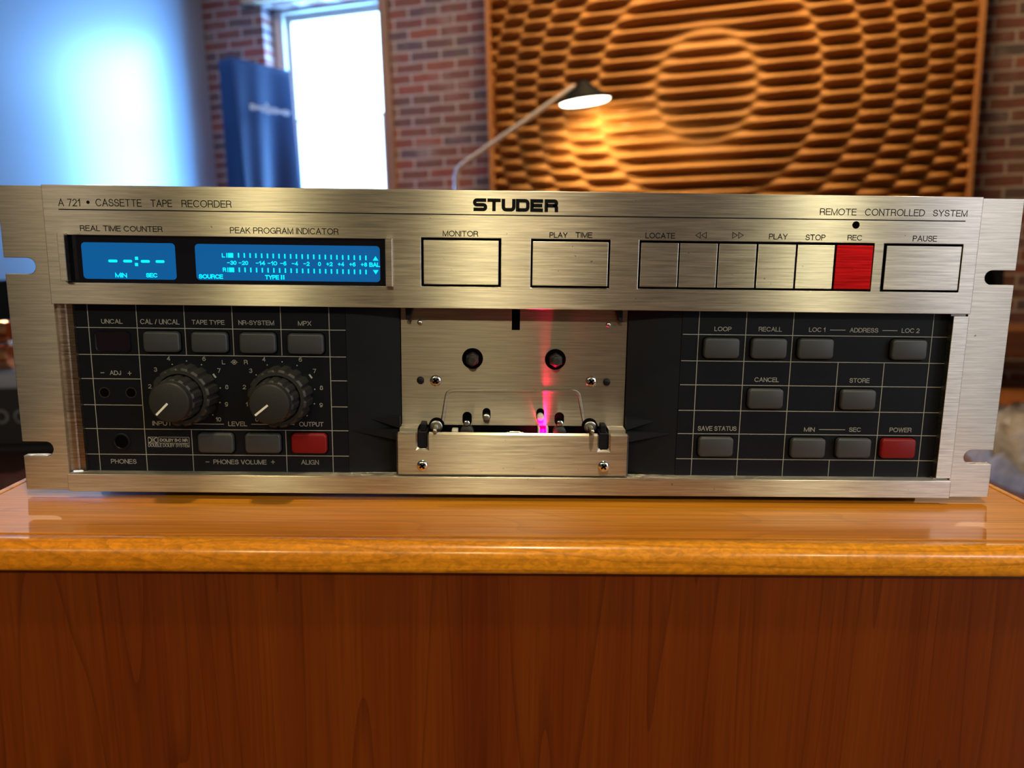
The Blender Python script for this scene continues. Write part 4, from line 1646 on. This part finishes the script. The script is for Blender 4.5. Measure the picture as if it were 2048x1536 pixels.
# --- black cheeks either side of the tape bay
DX0, DX1 = F(802.5, 740, YD)[0], F(1251.5, 740, YD)[0]
for xa, xb, s in ((LPX1 + 0.15, DX0 - 0.3, 1), (DX1 + 0.3, RPX0 - 0.15, -1)):
    inner = xb if s > 0 else xa
    outer = xa if s > 0 else xb
    m = MB()
    w_ = xb - xa
    # gently hollow face running back towards the bay
    pr = []
    for t in (0, 0.25, 0.5, 0.75, 1.0):
        pr.append((outer + (inner - outer) * t, YP + 0.2 + 4.2 * t ** 1.6))
    lo = [(x, y, RZ - 1) for x, y in pr] + [(inner, 13, RZ - 1), (outer, 13, RZ - 1)]
    hi = [(x, y, BZ + 1) for x, y in pr] + [(inner, 13, BZ + 1), (outer, 13, BZ + 1)]
    m.loops([lo, hi], cap0=True)
    ck = m.build('cheek_panel', M['cheek'], rec, smooth=50)
    # two wedge ledges beside the door pivots
    for (t0, za_, zb2, y_in) in ((0.42, F(770, 843, 5)[1], F(790, 833, 5)[1], 3.4), (0.08, F(760, 866, 5)[1], F(780, 857, 5)[1], 1.8)):
        m = MB()
        xo = outer + (inner - outer) * t0
        yo = YP + 0.2 + 4.2 * t0 ** 1.6
        lo = [(xo, yo, zb2 - 1.2), (inner, y_in, za_ - 3.0), (inner, 10, za_ - 3.0), (xo, yo + 2, zb2 - 1.2)]
        hi = [(xo, yo, zb2 - 1.0), (inner, y_in, zb2), (inner, 10, zb2 + 0.6), (xo, yo + 2, zb2 - 0.9)]
        m.hexa(lo, hi)
        m.build('pivot_ledge', M['cheek'], ck)

# --- deck plate
DZ0 = F(1024, 851, YD)[1]
plate_holes = [(F(1023.7, 640, YD)[0], F(1040, 640, YD)[0], F(1032, 660, YD)[1], BZ + 3)]
dp = plate(DX0, DX1, DZ0, BZ + 3, [], YD, YD + 1.6).build('deck_plate', M['alu_deck'], rec, bevel=0.15)
h_ = plate_holes[0]
m = MB()
m.box(h_[0], h_[1], YD - 0.08, YD + 0.3, h_[2], BZ + 2)
m.build('sensor_slot', M['void'], dp)
m = MB()
m.box(DX0, DX1, YD + 1.8, YD + 4.5, RZ, BZ + 3)
m.build('deck_back', M['void'], rec)


def screw(px, py, r, Y, parent):
    x, z = F(px, py, Y)
    m = MB()
    m.lathe(x, z, ((Y, r), (Y - 0.35, r), (Y - 0.8, r * 0.86), (Y - 1.15, r * 0.55), (Y - 1.25, r * 0.2)), 28)
    o = m.build('screw', M['chrome'], parent, smooth=40)
    m = MB()
    for a in (38, 128):
        ca, sa = math.cos(math.radians(a)), math.sin(math.radians(a))
        m.stroke([(x - r * 0.58 * ca, z - r * 0.58 * sa), (x + r * 0.58 * ca, z + r * 0.58 * sa)], r * 0.30, Y - 1.3, 0.3)
    m.build('cross_recess', M['void'], o)


def pin(px, py, r, Y, ln, mat, parent, name):
    x, z = F(px, py, Y)
    m = MB()
    m.lathe(x, z, ((Y, r), (Y - ln + r * 0.3, r), (Y - ln, r * 0.6)), 24)
    return m.build(name, mat, parent, smooth=40)


screw(871.4, 761, 2.85, YD, rec)
screw(1182, 763, 2.85, YD, rec)
for px, py in ((841, 760), (1213, 763.7)):
    pin(px, py, 1.8, YD, 1.4, M['cheek'], rec, 'locating_peg')
for px, py in ((840, 645), (1217, 649.5)):
    x, z = F(px, py, YD)
    m = MB()
    m.lathe(x, z, ((YD, 1.4), (YD - 0.5, 1.25), (YD - 0.8, 0.7), (YD - 0.9, 0.2)), 20)
    m.build('rivet', M['steel'], dp, smooth=50)
# spindles: dark bore with a hexagonal hub
for px, py in ((945, 717), (1110.7, 718.8)):
    x, z = F(px, py, YD)
    m = MB()
    m.lathe(x, z, ((YD, 5.25), (YD - 0.10, 5.25)), 40)
    sp_ = m.build('spindle', M['void'], rec)
    m = MB()
    rings = []
    for y, r, n_ in ((YD, 3.5, 0), (YD - 4.2, 3.5, 0), (YD - 5.0, 3.1, 0)):
        rings.append([(x + r * math.cos(2 * math.pi * (i + .5) / 6), y, z + r * math.sin(2 * math.pi * (i + .5) / 6)) for i in range(6)])
    m.loops(rings)
    m.build('spindle_hub', M['knob'], sp_, bevel=0.3)
    m = MB()
    m.lathe(x, z, ((YD - 5.0, 2.5), (YD - 7.4, 2.3), (YD - 8.2, 1.7)), 24)
    m.build('spindle_cap', M['knob'], sp_, smooth=40)
# black clips hanging in the upper corners
for pts in (((811.5, 622), (827, 622), (819.5, 640), (812.5, 639)), ((1229.5, 622), (1245, 622), (1245.5, 644), (1237, 643))):
    m = MB()
    q = [F(a, b2, YD - 3) for a, b2 in pts]
    q[0] = (q[0][0], q[0][1] + 2)
    q[1] = (q[1][0], q[1][1] + 2)
    m.prism(q[::-1], YD - 4.5, YD - 0.2)
    m.build('door_clip', M['cheek'], rec, bevel=0.3)
# pressed trapezoid ridge
pts = [F(a, b2, YD) for a, b2 in ((885, 843), (893, 792), (895, 786), (902, 782), (912, 781), (1143, 782.5), (1152, 783.5), (1157, 787), (1159, 793), (1168, 843))]
m = MB()
rings = []
for i, (x, z) in enumerate(pts):
    pa, pb_ = Vector(pts[max(i - 1, 0)]), Vector(pts[min(i + 1, len(pts) - 1)])
    t = (pb_ - pa).normalized()
    nn = Vector((-t.y, t.x))
    ring = []
    for off, y in ((-0.95, YD + 0.1), (-0.75, YD - 0.28), (-0.35, YD - 0.40), (0.35, YD - 0.40), (0.75, YD - 0.28), (0.95, YD + 0.1)):
        ring.append((x + nn.x * off, y, z + nn.y * off))
    rings.append(ring)
m.loops(rings, cap0=True)
m.build('pressed_ridge', M['alu_deck'], dp, smooth=60)
# guide slots with pins


def stadium(px0, px1, py0, py1, Y):
    x0, x1, z0, z1 = rect_px(px0, px1, py0, py1, Y)
    return rrect(x0, x1, z0, z1, (x1 - x0) / 2 - 0.02, 8)


for px0, px1, py0, py1, pr_, mt, ln in ((925, 943.5, 823.5, 851, 1.5, 'chrome', 6), (965, 981, 816, 841, 1.7, 'steel', 4), (1072.5, 1088.5, 816.5, 841, 1.75, 'white_plastic', 4), (1109, 1128, 824.5, 851, 1.5, 'chrome', 6)):
    m = MB()
    m.prism(stadium(px0, px1, py0, py1, YD), YD - 0.10, YD + 0.2)
    o = m.build('guide_slot', M['void'], rec)
    x, z = F((px0 + px1) / 2, py1 - 9, YD)
    m = MB()
    m.lathe(x, z, ((YD, pr_), (YD - ln + 0.4, pr_), (YD - ln, pr_ * 0.55)), 20)
    m.build('guide_pin', M[mt], o, smooth=40)
# capstans
for px, py in ((872.6, 852.5), (1180, 853.8)):
    x, z = F(px, py, YD - 3)
    m = MB()
    m.lathe(x, z, ((YD, 3.9), (YD - 3.4, 3.9), (YD - 3.6, 3.6)), 32)
    o = m.build('capstan', M['void'], rec, smooth=40)
    m = MB()
    m.lathe(x, z, ((YD - 3.6, 3.1), (YD - 4.2, 3.1), (YD - 4.4, 2.8), (YD - 4.4, 1.3), (YD - 12, 1.25), (YD - 13.5, 0.9), (YD - 13.8, 0.3)), 28)
    m.build('capstan_shaft', M['steel'], o, smooth=35)

# --- tape head well: dark gap with small parts, red lamp between white posts
x0, x1 = F(852, 858, YD)[0], F(1205, 858, YD)[0]
BT = F(1024, 867, -2)[1]                                # top of front block
m = MB()
m.box(x0, x1, YD + 0.1, YD + 1.7, BT - 14, DZ0 + 0.15)
m.box(x0, x1, YK + 2.7, YD + 0.1, BT - 15, BT - 13)
m.build('head_well', M['void'], rec)
for px, r in ((934, 3.4), (1119, 3.4)):
    x, _ = F(px, 855, YD - 3)
    m = MB()
    m.lathe(x, DZ0 - 2.8, ((YD + 0.1, r), (YD - 4, r), (YD - 4.4, r - 0.5)), 28)
    m.build('pinch_roller', M['knob'], rec, smooth=40)
m = MB()
x, z = F(910, 861, YD - 3)
m.box(x - 1.6, x + 1.6, YD - 5, YD + 0.1, BT - 13, z + 0.9)
m.build('white_stop', M['white_plastic'], rec, bevel=0.6)
m = MB()
for px, w_, hh in ((1017, 1.1, 0.4), (1025, 1.6, 0.9), (1034, 1.5, 0.9), (1043, 0.9, 0.5)):
    x, z = F(px, 864, YD - 3)
    m.box(x - w_, x + w_, YD - 5.5, YD + 0.1, BT - 13, z + hh)
m.build('tape_head', M['chrome'], rec, bevel=0.3)
for px in (1077.5, 1094.5):
    x, z = F(px, 853, YD - 4)
    m = MB()
    m.box(x - 0.5, x + 0.5, YD - 6, YD + 0.1, BT - 13, z - 0.2)
    m.build('lamp_post', M['white_plastic'], rec, bevel=0.15)
x, z = F(1086, 861, YD - 3.5)
m = MB()
n = 20
rings = []
for i in range(7):
    a = math.radians(15 * i)
    rr = 1.25 * math.cos(a) if i < 6 else 0.05
    rings.append([(x + rr * math.cos(2 * math.pi * k / n), YD - 3.6 + rr * math.sin(2 * math.pi * k / n), z - 0.6 + 1.25 * math.sin(a)) for k in range(n)])
rings = [[(a, b2, BT - 13) for a, b2, c in rings[0]]] + rings
m.loops(rings)
m.build('red_lamp', M['led'], rec, smooth=60)

# --- front block of the tape bay
FX0, FX1 = F(792.5, 910, -2)[0], F(1257, 910, -2)[0]
FZ0 = F(1024, 952, -2)[1]
nl0, nl1 = F(834.5, 880, -2)[0], F(854.5, 880, -2)[0]
nr0, nr1 = F(1198.5, 882, -2)[0], F(1218, 882, -2)[0]
nz = F(845, 898, -2)[1]


def block_outline():
    return [(FX0, FZ0), (FX1, FZ0), (FX1, BT), (nr1, BT), (nr1, nz), (nr0, nz), (nr0, BT), (nl1, BT), (nl1, nz), (nl0, nz), (nl0, BT), (FX0, BT)]


m = MB()
ol = block_outline()
m.prism(ol, YK, YK + 2.6)
fb = m.build('bay_front_block', M['alu'], rec)
bv = fb.modifiers.new('bevel', 'BEVEL')
bv.width = 0.0009
bv.segments = 1
bv.limit_method = 'ANGLE'
# side shoulders reach back to the deck plate
for xa, xb in ((FX0 + 1.5, nl0 - 0.1), (nr1 + 0.1, FX1 - 1.5)):
    m = MB()
    m.box(xa, xb, YK + 2.5, YD + 0.1, FZ0 + 1, DZ0 + 0.2)
    m.build('block_shoulder', M['alu'], rec)
screw(844.7, 931, 2.75, YK, rec)
screw(1207, 932.5, 2.75, YK, rec)
for xa, xb, s in ((nl0, nl1, 1), (nr0, nr1, -1)):
    m = MB()
    m.box(xa + 0.1, xb - 0.1, YK + 1.8, YD + 0.1, nz + 0.1, BT + 0.1)
    out_x0, out_x1 = (xa + 1.2, xb - 0.9) if s > 0 else (xa + 0.9, xb - 1.2)
    m.box(out_x0, out_x1, YK + 3.0, YD - 2, BT, F(845, 846, 2)[1])
    m.build('cassette_bracket', M['cheek'], rec, bevel=0.4)
